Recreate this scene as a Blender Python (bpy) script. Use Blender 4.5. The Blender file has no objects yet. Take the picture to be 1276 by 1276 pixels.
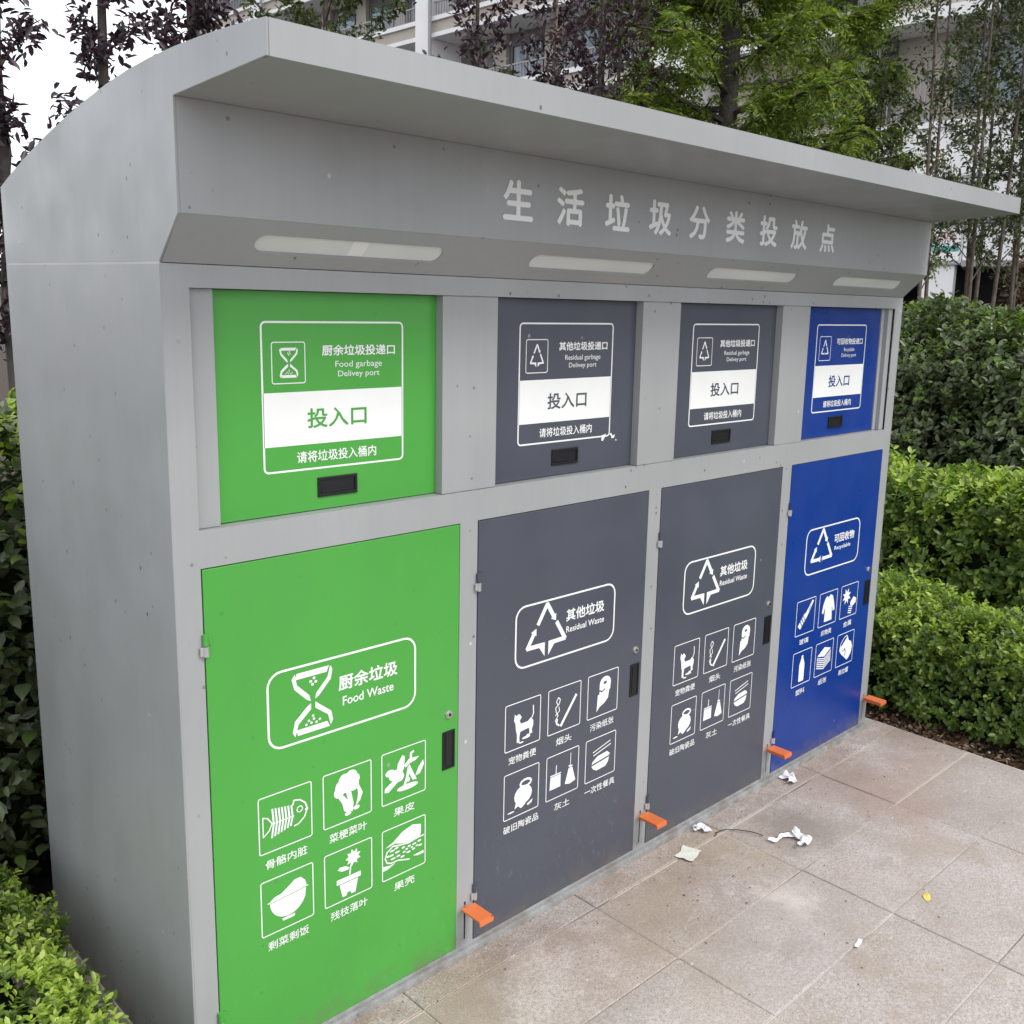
import bpy, bmesh, math, random
import numpy as np
from mathutils import Vector, Matrix
random.seed(7)
RNG = np.random.default_rng(11)
S = bpy.context.scene
COL = S.collection

# ------------------------------------------------------------------ camera
cam = bpy.data.cameras.new('camera')
camo = bpy.data.objects.new('camera', cam)
COL.objects.link(camo)
ya, pi_, ro = map(math.radians, (45.4647, 10.8897, 1.6863))
fw = Vector((math.sin(ya)*math.cos(pi_), math.cos(ya)*math.cos(pi_), -math.sin(pi_)))
r0 = Vector((math.cos(ya), -math.sin(ya), 0)); u0 = r0.cross(fw)
r1 = r0*math.cos(ro)+u0*math.sin(ro); u1 = -r0*math.sin(ro)+u0*math.cos(ro)
camo.matrix_world = Matrix(((r1.x, u1.x, -fw.x, -0.79746), (r1.y, u1.y, -fw.y, -1.83443), (r1.z, u1.z, -fw.z, 1.73235), (0, 0, 0, 1)))
cam.sensor_width = 36.0
cam.lens = 1239.88/1276*36
cam.shift_x = (638-701.66)/1276
cam.shift_y = -(638-611.8)/1276
cam.clip_start = 0.05
cam.clip_end = 800
S.camera = camo

# ------------------------------------------------------------------ light: bright overcast
SUN_DIR = Vector((0.15, -0.85, 1.0)).normalized()
el = math.asin(SUN_DIR.z); az = math.atan2(SUN_DIR.x, SUN_DIR.y)
world = bpy.data.worlds.new('World'); S.world = world; world.use_nodes = True
nt = world.node_tree; nt.nodes.clear()
out = nt.nodes.new('ShaderNodeOutputWorld'); bg = nt.nodes.new('ShaderNodeBackground')
sky = nt.nodes.new('ShaderNodeTexSky'); sky.sky_type = 'NISHITA'; sky.sun_disc = False
sky.sun_elevation = el; sky.sun_rotation = az
tc = nt.nodes.new('ShaderNodeTexCoord'); no = nt.nodes.new('ShaderNodeTexNoise')
no.inputs['Scale'].default_value = 2.6; no.inputs['Detail'].default_value = 6
rmp = nt.nodes.new('ShaderNodeValToRGB')
rmp.color_ramp.elements[0].position = 0.35; rmp.color_ramp.elements[0].color = (8.6, 8.8, 9.5, 1)
rmp.color_ramp.elements[1].position = 0.65; rmp.color_ramp.elements[1].color = (11.6, 11.7, 12.1, 1)
mx = nt.nodes.new('ShaderNodeMix'); mx.data_type = 'RGBA'; mx.inputs[0].default_value = 0.86
nt.links.new(tc.outputs['Generated'], no.inputs['Vector']); nt.links.new(no.outputs['Fac'], rmp.inputs['Fac'])
nt.links.new(sky.outputs[0], mx.inputs[6]); nt.links.new(rmp.outputs[0], mx.inputs[7])
nt.links.new(mx.outputs[2], bg.inputs[0]); bg.inputs[1].default_value = 0.10
nt.links.new(bg.outputs[0], out.inputs[0])
sun = bpy.data.lights.new('sun', 'SUN'); sun.energy = 1.25; sun.angle = math.radians(16); sun.color = (1.0, 0.96, 0.9)
suno = bpy.data.objects.new('sun', sun); COL.objects.link(suno)
suno.rotation_euler = SUN_DIR.to_track_quat('Z', 'Y').to_euler()
suno.location = (0, -5, 12)
S.view_settings.view_transform = 'Standard'; S.view_settings.look = 'None'
S.view_settings.gamma = 1; S.view_settings.use_curve_mapping = False
S.view_settings.exposure = 0.76
S.render.engine = 'CYCLES'

# ------------------------------------------------------------------ material helpers
def newmat(name):
    m = bpy.data.materials.new(name); m.use_nodes = True
    return m, m.node_tree, m.node_tree.nodes['Principled BSDF']
def nd(t, kind, **kw):
    n = t.nodes.new(kind)
    for k, v in kw.items():
        if k in n.inputs: n.inputs[k].default_value = v
        else: setattr(n, k, v)
    return n
def ramp(t, fac, stops):
    r = t.nodes.new('ShaderNodeValToRGB'); e = r.color_ramp.elements
    while len(e) < len(stops): e.new(0.5)
    for i, (p, c) in enumerate(stops):
        e[i].position = p; e[i].color = (*c, 1) if len(c) == 3 else c
    t.links.new(fac, r.inputs[0]); return r.outputs[0]
def mixc(t, fac, a, b, mode='MIX'):
    m = t.nodes.new('ShaderNodeMix'); m.data_type = 'RGBA'; m.blend_type = mode
    for s, v in ((0, fac), (6, a), (7, b)):
        if hasattr(v, 'links'): t.links.new(v, m.inputs[s])
        elif s == 0: m.inputs[0].default_value = v
        else: m.inputs[s].default_value = (*v, 1)
    return m.outputs[2]
def bump(t, h, p, strength=0.2, dist=0.01):
    b = t.nodes.new('ShaderNodeBump'); b.inputs['Strength'].default_value = strength; b.inputs['Distance'].default_value = dist
    t.links.new(h, b.inputs['Height']); t.links.new(b.outputs[0], p.inputs['Normal'])
def pos(t): return t.nodes.new('ShaderNodeNewGeometry').outputs['Position']
def noise(t, scale, detail=4, vec=None, rough=0.5, stretch=None):
    n = nd(t, 'ShaderNodeTexNoise', Scale=scale, Detail=detail, Roughness=rough)
    v = vec or pos(t)
    if stretch:
        mp = t.nodes.new('ShaderNodeMapping'); mp.inputs['Scale'].default_value = stretch
        t.links.new(v, mp.inputs[0]); v = mp.outputs[0]
    t.links.new(v, n.inputs['Vector']); return n.outputs['Fac']
def dots(t, scale, lo, hi, stretch=None, rnd=1.0):
    """small irregular specks: 1 inside a speck, 0 outside, only in some cells"""
    v = nd(t, 'ShaderNodeTexVoronoi', Scale=scale, Randomness=rnd)
    p = pos(t)
    if stretch:
        mp = t.nodes.new('ShaderNodeMapping'); mp.inputs['Scale'].default_value = stretch
        t.links.new(p, mp.inputs[0]); p = mp.outputs[0]
    t.links.new(p, v.inputs['Vector'])
    a = ramp(t, v.outputs['Distance'], [(lo, (1, 1, 1)), (hi, (0, 0, 0))])
    sep = t.nodes.new('ShaderNodeSeparateColor'); t.links.new(v.outputs['Color'], sep.inputs[0])
    b = ramp(t, sep.outputs[0], [(0.60, (0, 0, 0)), (0.62, (1, 1, 1))])
    return mixc(t, 1.0, a, b, 'MULTIPLY')

def nd2(t, sock, lo, hi):
    m_ = t.nodes.new('ShaderNodeMapRange'); m_.inputs['From Min'].default_value = lo; m_.inputs['From Max'].default_value = hi
    t.links.new(sock, m_.inputs['Value']); return m_.outputs[0]
def paint(name, col, rough=0.42, specks=0.6, wear=0.10, streak=True, scuff=0.0):
    m, t, p = newmat(name)
    n1 = noise(t, 1.7, 5)
    dark = tuple(c*(1-wear) for c in col); lite = tuple(min(1, c*(1+wear*0.6)) for c in col)
    c = ramp(t, n1, [(0.3, dark), (0.7, lite)])
    if streak:
        s = noise(t, 9, 4, stretch=(6, 6, 0.25))
        c = mixc(t, ramp(t, s, [(0.45, (0, 0, 0)), (0.8, (0.20, 0.20, 0.20))]), c, tuple(x*0.8 for x in col))
    # dust that collects low down, in patches
    d = dots(t, 17, 0.055, 0.085)
    c = mixc(t, mixc(t, 1.0, d, (specks,)*3, 'MULTIPLY'), c, (0.10, 0.09, 0.075))
    sm = noise(t, 3.3, 6, stretch=(1.4, 1, .7), rough=0.6)
    c = mixc(t, ramp(t, sm, [(0.50, (0, 0, 0)), (0.72, (0.09 if streak else .17,)*3)]), c, tuple(x*.55+.03 for x in col))
    clus = ramp(t, noise(t, 3.1, 2), [(0.5, (0, 0, 0)), (0.56, (1, 1, 1))])
    d3 = mixc(t, 1.0, dots(t, 30, 0.08, 0.13, stretch=(1, 1, .8)), clus, 'MULTIPLY')
    c = mixc(t, mixc(t, 1.0, d3, (specks*1.4,)*3, 'MULTIPLY'), c, (0.09, 0.08, 0.07))
    sz = t.nodes.new('ShaderNodeSeparateXYZ'); t.links.new(pos(t), sz.inputs[0])
    low = ramp(t, nd2(t, sz.outputs['Z'], 0.42, 0.0), [(0.0, (0, 0, 0)), (1.0, (scuff,)*3)])
    low = mixc(t, 1.0, low, ramp(t, noise(t, 2.7, 3), [(0.46, (0, 0, 0)), (0.58, (1, 1, 1))]), 'MULTIPLY')
    scf = mixc(t, 1.0, low, ramp(t, noise(t, 60, 6, rough=0.8, stretch=(1, 1, .45)), [(0.56, (0, 0, 0)), (0.66, (1, 1, 1))]), 'MULTIPLY')
    c = mixc(t, scf, c, tuple(min(1, x*1.5+.06) for x in col))
    foot = ramp(t, nd2(t, sz.outputs['Z'], 0.10, 0.0), [(0.0, (0, 0, 0)), (1.0, (0.75,)*3)])
    foot = mixc(t, 1.0, foot, ramp(t, noise(t, 14, 6, rough=.7), [(0.38, (0, 0, 0)), (0.6, (1, 1, 1))]), 'MULTIPLY')
    c = mixc(t, foot, c, (0.15, 0.125, 0.10))
    d2 = dots(t, 9.3, 0.03, 0.05, stretch=(1, 1, 0.8))
    c = mixc(t, mixc(t, 1.0, d2, (specks,)*3, 'MULTIPLY'), c, (0.62, 0.60, 0.55))
    t.links.new(c, p.inputs['Base Color'])
    rr = noise(t, 5, 5)
    t.links.new(ramp(t, rr, [(0.3, (rough-0.12,)*3), (0.7, (rough+0.12,)*3)]), p.inputs['Roughness'])
    bump(t, noise(t, 1.6, 2), p, 0.30, 0.03)
    return m
def plain(name, col, rough=0.5, metallic=0, var=0.08, scale=6):
    m, t, p = newmat(name)
    c = ramp(t, noise(t, scale, 4), [(0.3, tuple(x*(1-var) for x in col)), (0.7, tuple(min(1, x*(1+var)) for x in col))])
    t.links.new(c, p.inputs['Base Color']); p.inputs['Roughness'].default_value = rough; p.inputs['Metallic'].default_value = metallic
    return m
def leafmat(name, stops, rough=0.45, trans=0.3, tint=(1.3, 1.5, 0.6)):
    m, t, p = newmat(name)
    g = t.nodes.new('ShaderNodeNewGeometry')
    c = ramp(t, g.outputs['Random Per Island'], stops)
    c = mixc(t, ramp(t, noise(t, 3.0, 3), [(0.35, (0, 0, 0)), (0.7, (0.35, 0.35, 0.35))]), c, tuple(x*0.6 for x in stops[0][1]))
    t.links.new(c, p.inputs['Base Color']); p.inputs['Roughness'].default_value = rough
    p.inputs['Specular IOR Level'].default_value = 0.45
    tr = t.nodes.new('ShaderNodeBsdfTranslucent')
    t.links.new(mixc(t, 1.0, c, tint, 'MULTIPLY'), tr.inputs[0])
    ms = t.nodes.new('ShaderNodeMixShader'); ms.inputs[0].default_value = trans
    o = t.nodes['Material Output']
    t.links.new(p.outputs[0], ms.inputs[1]); t.links.new(tr.outputs[0], ms.inputs[2]); t.links.new(ms.outputs[0], o.inputs[0])
    return m

M = {}
M['grey'] = paint('grey_powder_coat', (0.330, 0.342, 0.344))
M['green_up'] = paint('green_paint', (0.066, 0.335, 0.050), 0.38, 0.25, 0.06, False, 0.25)
M['slate'] = paint('slate_paint', (0.067, 0.075, 0.098), 0.40, 0.35, 0.08, False, 1.0)
M['blue'] = paint('blue_paint', (0.004, 0.036, 0.235), 0.36, 0.2, 0.08, False, 0.5)
M['print'] = plain('white_vinyl_print', (0.80, 0.82, 0.80), 0.5, 0, 0.03)
M['signprint'] = plain('pale_grey_vinyl', (0.82, 0.84, 0.83), 0.5, 0, 0.05)
M['black'] = plain('black_plastic', (0.006, 0.006, 0.008), 0.42)
M['gap'] = plain('gap_shade', (0.015, 0.015, 0.015), 0.8)
M['chrome'] = plain('lock_chrome', (0.62, 0.62, 0.60), 0.25, 0.9)
M['orange'] = paint('orange_paint', (0.66, 0.165, 0.050), 0.42, 1.0, 0.18, False)
M['lens'] = plain('milky_lamp_cover', (0.64, 0.67, 0.65), 0.30, 0, 0.10, 3)
M['zinc'] = plain('hinge_steel', (0.42, 0.42, 0.42), 0.4, 0.3)
M['tissue'] = plain('tissue_paper', (0.78, 0.77, 0.80), 0.8, 0, 0.05, 20)
M['yleaf'] = plain('yellow_leaf', (0.62, 0.50, 0.12), 0.6)
M['cord'] = plain('dark_cord', (0.05, 0.035, 0.03), 0.7)
M['bark'] = plain('bark', (0.055, 0.046, 0.040), 0.9, 0, 0.4, 18)
M['barkpale'] = plain('pale_bark', (0.20, 0.16, 0.12), 0.85, 0, 0.3, 14)
M['barkmid'] = plain('brown_bark', (0.105, 0.082, 0.065), 0.85, 0, 0.35, 14)
M['coreshade'] = plain('hedge_core_shade', (0.014, 0.018, 0.009), 1.0, 0, 0.5, 30)  # near-black on purpose: the hedge's inner shade as colour
M['coreshade'].node_tree.nodes['Principled BSDF'].inputs['Specular IOR Level'].default_value = 0.0
M['conc'] = plain('concrete', (0.30, 0.29, 0.27), 0.9, 0, 0.2, 25)
M['soil'] = plain('soil', (0.045, 0.032, 0.024), 1.0, 0, 0.45, 22)
M['bwhite'] = plain('white_render', (0.80, 0.79, 0.78), 0.8, 0, 0.04, 1)
M['bbeige'] = plain('beige_render', (0.42, 0.38, 0.33), 0.8, 0, 0.06, 1)
M['bgrey'] = plain('grey_render', (0.17, 0.165, 0.17), 0.8, 0, 0.10, 1)
M['bframe'] = plain('window_frame', (0.10, 0.10, 0.11), 0.5)
M['brail'] = plain('rail_metal', (0.30, 0.29, 0.29), 0.5)
M['bdark'] = plain('shop_shade', (0.018, 0.018, 0.022), 0.7)
M['btile'] = plain('red_roof', (0.22, 0.08, 0.06), 0.8)
M['poster_red'] = plain('poster_red', (0.55, 0.10, 0.10), 0.6)
M['poster_teal'] = plain('poster_teal', (0.10, 0.45, 0.42), 0.6)
def glassmat(name, a, b):
    m, t, p = newmat(name)
    c = ramp(t, noise(t, 0.9, 2, stretch=(1, 3, 0.3)), [(0.42, a), (0.58, b)])
    t.links.new(c, p.inputs['Base Color']); p.inputs['Roughness'].default_value = 0.06
    p.inputs['Specular IOR Level'].default_value = 0.8
    return m
M['glass'] = glassmat('window_glass', (0.03, 0.045, 0.06), (0.16, 0.24, 0.30))

# paving granite
def stonemat(name, base, coarse):
    m, t, p = newmat(name)
    oi = t.nodes.new('ShaderNodeObjectInfo').outputs['Random']
    c = ramp(t, oi, [(0, tuple(x*0.86 for x in base)), (0.35, base), (0.7, (base[0]*0.95, base[1]*0.97, base[2]*1.0)), (1, (base[0]*1.09, base[1]*1.06, base[2]*1.05))])
    stain = noise(t, 2.3, 6, rough=0.62)
    c = mixc(t, ramp(t, stain, [(0.50, (0, 0, 0)), (0.66, (0.55, 0.55, 0.55))]), c, (0.37, 0.30, 0.225))
    st2 = noise(t, 3.7, 7, stretch=(1, 1.4, 1), rough=0.65)
    c = mixc(t, ramp(t, st2, [(0.56, (0, 0, 0)), (0.72, (0.5, 0.5, 0.5))]), c, (0.27, 0.21, 0.185))
    st3 = noise(t, 5.1, 5, stretch=(0.8, 1.3, 1), rough=0.6)
    c = mixc(t, ramp(t, st3, [(0.60, (0, 0, 0)), (0.72, (0.45, 0.45, 0.45))]), c, (0.62, 0.56, 0.51))
    mid = noise(t, 95, 5, rough=0.75)
    c = mixc(t, ramp(t, mid, [(0.40, (0.6, 0.6, 0.6)), (0.50, (0, 0, 0))]), c, tuple(x*0.60 for x in base))
    c = mixc(t, ramp(t, mid, [(0.54, (0, 0, 0)), (0.66, (0.45, 0.45, 0.45))]), c, tuple(min(1, x*1.45) for x in base))
    # trodden-in grime along the doors, in broken patches
    sx = t.nodes.new('ShaderNodeSeparateXYZ'); t.links.new(pos(t), sx.inputs[0])
    near = ramp(t, nd2(t, sx.outputs['Y'], -0.75, -0.05), [(0.0, (0, 0, 0)), (1.0, (1, 1, 1))])
    gr = mixc(t, 1.0, near, ramp(t, noise(t, 4.3, 8, rough=0.7), [(0.40, (0, 0, 0)), (0.60, (0.85, 0.85, 0.85))]), 'MULTIPLY')
    c = mixc(t, gr, c, (0.27, 0.20, 0.15))
    gr2 = ramp(t, noise(t, 1.9, 9, rough=0.72, stretch=(1.3, 1, 1)), [(0.50, (0, 0, 0)), (0.62, (0.6, 0.6, 0.6))])
    c = mixc(t, gr2, c, (0.37, 0.295, 0.225))
    wh = ramp(t, noise(t, 6.5, 9, rough=0.75, stretch=(1, 1.8, 1)), [(0.60, (0, 0, 0)), (0.70, (0.7, 0.7, 0.7))])
    c = mixc(t, wh, c, (0.70, 0.65, 0.60))
    wn = nd(t, 'ShaderNodeTexNoise', Scale=7.0, Detail=7, Roughness=0.7); t.links.new(pos(t), wn.inputs['Vector'])
    wv = t.nodes.new('ShaderNodeVectorMath'); wv.operation = 'MULTIPLY_ADD'; wv.inputs[1].default_value = (.42, .42, 0)
    t.links.new(wn.outputs['Color'], wv.inputs[0]); t.links.new(pos(t), wv.inputs[2])
    for (sx_, sy_, r_, a_, colr) in ((2.45, -.20, .34, .55, (0.30, 0.205, 0.155)), (2.00, -.24, .20, .60, (0.22, 0.19, 0.16)), (1.70, -.16, .22, .45, (0.34, 0.27, 0.17)), (1.32, -.30, .24, .42, (0.33, 0.27, 0.20)),
                                     (2.95, -.15, .26, .60, (0.24, 0.18, 0.14)), (2.42, -.42, .20, .45, (0.36, 0.24, 0.20)), (1.62, -.46, .12, .65, (0.70, 0.62, 0.56)), (1.40, -.58, .09, .5, (0.30, 0.26, 0.22)),
                                     (1.10, -.16, .15, .45, (0.27, 0.22, 0.17)), (2.60, -.75, .30, .35, (0.33, 0.28, 0.24)), (1.90, -.85, .26, .30, (0.35, 0.30, 0.26)), (1.05, -.62, .22, .35, (0.62, 0.55, 0.50))):
        dn = t.nodes.new('ShaderNodeVectorMath'); dn.operation = 'DISTANCE'; dn.inputs[1].default_value = (sx_+.21, sy_+.21, 0)
        t.links.new(wv.outputs[0], dn.inputs[0])
        c = mixc(t, ramp(t, dn.outputs['Value'], [(0.15*r_, (a_,)*3), (r_, (0, 0, 0))]), c, colr)
    fine = noise(t, 420 if not coarse else 300, 3, rough=0.7)
    c = mixc(t, ramp(t, fine, [(0.38, (0.9, 0.9, 0.9)), (0.5, (0, 0, 0))]), c, tuple(x*0.36 for x in base))
    fine2 = noise(t, 350 if not coarse else 260, 2, rough=0.6)
    c = mixc(t, ramp(t, fine2, [(0.60, (0, 0, 0)), (0.70, (0.7, 0.7, 0.7) if coarse else (0.45,)*3)]), c, (0.62, 0.58, 0.55))
    d = dots(t, 14, 0.04, 0.075)
    c = mixc(t, mixc(t, 1.0, d, (0.8,)*3, 'MULTIPLY'), c, (0.07, 0.055, 0.04))
    d = dots(t, 7.7, 0.03, 0.06, stretch=(1, 1.7, 1))
    c = mixc(t, mixc(t, 1.0, d, (0.7,)*3, 'MULTIPLY'), c, (0.65, 0.62, 0.56))
    t.links.new(c, p.inputs['Base Color']); p.inputs['Roughness'].default_value = 0.82
    bump(t, fine, p, 0.35, 0.0015)
    return m
M['slab'] = stonemat('beige_granite', (0.500, 0.445, 0.415), False)
M['kerb'] = stonemat('speckled_granite', (0.46, 0.41, 0.39), True)
m, t, p = newmat('joint_mortar')
t.links.new(ramp(t, noise(t, 2.1, 4), [(0.40, (0.16, 0.125, 0.10)), (0.50, (0.55, 0.50, 0.45))]), p.inputs['Base Color'])
p.inputs['Roughness'].default_value = 0.95
M['joint'] = m

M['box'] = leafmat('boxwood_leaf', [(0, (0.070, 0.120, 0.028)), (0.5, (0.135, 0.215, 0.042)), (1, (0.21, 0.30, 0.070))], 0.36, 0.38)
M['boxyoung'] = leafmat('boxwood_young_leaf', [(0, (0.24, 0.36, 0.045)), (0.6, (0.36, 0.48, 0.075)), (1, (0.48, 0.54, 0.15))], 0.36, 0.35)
M['euo'] = leafmat('euonymus_leaf', [(0, (0.042, 0.064, 0.026)), (0.6, (0.095, 0.125, 0.050)), (1, (0.180, 0.210, 0.105))], 0.30, 0.20)
M['plum'] = leafmat('purple_plum_leaf', [(0, (0.030, 0.022, 0.029)), (0.6, (0.064, 0.047, 0.058)), (1, (0.110, 0.082, 0.090))], 0.42, 0.22, (1.6, 0.8, 0.9))
M['ash'] = leafmat('green_tree_leaf', [(0, (0.075, 0.120, 0.025)), (0.5, (0.18, 0.25, 0.045)), (1, (0.36, 0.44, 0.100))], 0.45, 0.42, (1.4, 1.5, 0.7))
M['myrtle'] = leafmat('myrtle_leaf', [(0, (0.035, 0.050, 0.026)), (0.6, (0.085, 0.110, 0.048)), (1, (0.20, 0.23, 0.115))], 0.40, 0.25)
M['privet'] = leafmat('privet_leaf', [(0, (0.030, 0.055, 0.016)), (0.6, (0.070, 0.105, 0.028)), (0.9, (0.15, 0.18, 0.06)), (1, (0.14, 0.07, 0.05))], 0.42, 0.25)
M['dry'] = leafmat('dry_leaf', [(0, (0.05, 0.028, 0.015)), (0.7, (0.20, 0.11, 0.055)), (0.97, (0.30, 0.22, 0.14)), (1, (0.65, 0.62, 0.58))], 0.7, 0.15, (1.1, 1.0, 0.8))

# ------------------------------------------------------------------ object helpers
def link(o, parent=None):
    COL.objects.link(o)
    if parent is not None: o.parent = parent
    return o
def empty(name, label, cat, loc=(0, 0, 0), group=None):
    o = bpy.data.objects.new(name, None); o.empty_display_size = 0.1
    o.location = loc; COL.objects.link(o); o['label'] = label; o['category'] = cat
    if group: o['group'] = group
    return o
def tag(o, label, cat, group=None):
    o['label'] = label; o['category'] = cat
    if group: o['group'] = group
    return o
def meshobj(name, verts, faces, m, parent=None, loc=None, smooth=False):
    me = bpy.data.meshes.new(name); me.from_pydata([tuple(v) for v in verts], [], faces)
    if m: me.materials.append(m)
    if smooth: me.polygons.foreach_set('use_smooth', [True]*len(me.polygons))
    me.update(); o = bpy.data.objects.new(name, me)
    if loc is not None: o.location = loc
    return link(o, parent)
def bmobj(name, bm, m, parent=None, loc=None, smooth=False):
    bmesh.ops.recalc_face_normals(bm, faces=bm.faces)
    me = bpy.data.meshes.new(name); bm.to_mesh(me); bm.free()
    for mm in (m if isinstance(m, (list, tuple)) else [m]): me.materials.append(mm)
    if smooth: me.polygons.foreach_set('use_smooth', [True]*len(me.polygons))
    o = bpy.data.objects.new(name, me)
    if loc is not None: o.location = loc
    return link(o, parent)
def box(bm, x0, x1, y0, y1, z0, z1, bev=0.0, mi=0):
    r = bmesh.ops.create_cube(bm, size=1.0)
    vs = r['verts']
    for v in vs:
        v.co = Vector(((x0+x1)/2+v.co.x*(x1-x0), (y0+y1)/2+v.co.y*(y1-y0), (z0+z1)/2+v.co.z*(z1-z0)))
    fs = list({f for v in vs for f in v.link_faces})
    for f in fs: f.material_index = mi
    if bev > 0:
        es = list({e for v in vs for e in v.link_edges})
        bmesh.ops.bevel(bm, geom=es, offset=bev, segments=2, profile=0.6, affect='EDGES')
def boxobj(name, x0, x1, y0, y1, z0, z1, m, parent=None, bev=0.0):
    bm = bmesh.new(); box(bm, x0, x1, y0, y1, z0, z1, bev); return bmobj(name, bm, m, parent)
def tube(bm, pts, radii, n=8, mi=0):
    rings = []
    pts = [Vector(p) for p in pts]
    for i, p in enumerate(pts):
        d = (pts[min(i+1, len(pts)-1)]-pts[max(i-1, 0)]).normalized()
        a = d.cross(Vector((0, 0, 1)))
        if a.length < 1e-3: a = Vector((1, 0, 0))
        a.normalize(); b = d.cross(a)
        rings.append([bm.verts.new(p+(a*math.cos(2*math.pi*k/n)+b*math.sin(2*math.pi*k/n))*radii[i]) for k in range(n)])
    for i in range(len(rings)-1):
        for k in range(n):
            f = bm.faces.new((rings[i][k], rings[i][(k+1) % n], rings[i+1][(k+1) % n], rings[i+1][k])); f.material_index = mi
    for r in (rings[0][::-1], rings[-1]):
        f = bm.faces.new(r); f.material_index = mi
def prism_x(name, prof, x0, x1, m, parent, bev=0.0):
    """closed (y,z) profile extruded along x"""
    bm = bmesh.new()
    a = [bm.verts.new((x0, y, z)) for y, z in prof]; f = bm.faces.new(a)
    r = bmesh.ops.extrude_face_region(bm, geom=[f])
    for v in r['geom']:
        if isinstance(v, bmesh.types.BMVert): v.co.x = x1
    if bev:
        es = [e for e in bm.edges if len(e.link_faces) == 2 and e.calc_face_angle(0) > 0.3]
        bmesh.ops.bevel(bm, geom=es, offset=bev, segments=2, affect='EDGES', clamp_overlap=True)
    return bmobj(name, bm, m, parent)
def rrect(x0, x1, y0, y1, r, n=5):
    pts = []
    for cx, cy, a0 in ((x1-r, y1-r, 0), (x0+r, y1-r, 90), (x0+r, y0+r, 180), (x1-r, y0+r, 270)):
        for k in range(n+1):
            a = math.radians(a0+90*k/n); pts.append((cx+r*math.cos(a), cy+r*math.sin(a)))
    return pts
def curve_mesh(loops, extrude=0.0, bevel=0.0):
    cu = bpy.data.curves.new('tmp', 'CURVE'); cu.dimensions = '2D'; cu.fill_mode = 'BOTH'
    cu.extrude = extrude; cu.bevel_depth = bevel; cu.bevel_resolution = 1
    for L in loops:
        s = cu.splines.new('POLY'); s.points.add(len(L)-1)
        for p_, q in zip(s.points, L): p_.co = (q[0], q[1], 0, 1)
        s.use_cyclic_u = True
    o = bpy.data.objects.new('tmp', cu); me = bpy.data.meshes.new_from_object(o)
    bpy.data.objects.remove(o); bpy.data.curves.remove(cu)
    return me
def plate(name, loops, y_front, thick, m, parent, bev=0.0):
    """2D loops in (x,z), front face at y_front, going back by thick"""
    me = curve_mesh(loops, thick/2-bev, bev); me.name = name; me.materials.clear(); me.materials.append(m)
    co = np.empty(len(me.vertices)*3); me.vertices.foreach_get('co', co); co = co.reshape(-1, 3)
    co = np.stack([co[:, 0], y_front+thick/2-co[:, 2], co[:, 1]], 1)
    me.vertices.foreach_set('co', co.ravel()); me.update()
    return link(bpy.data.objects.new(name, me), parent)

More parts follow.
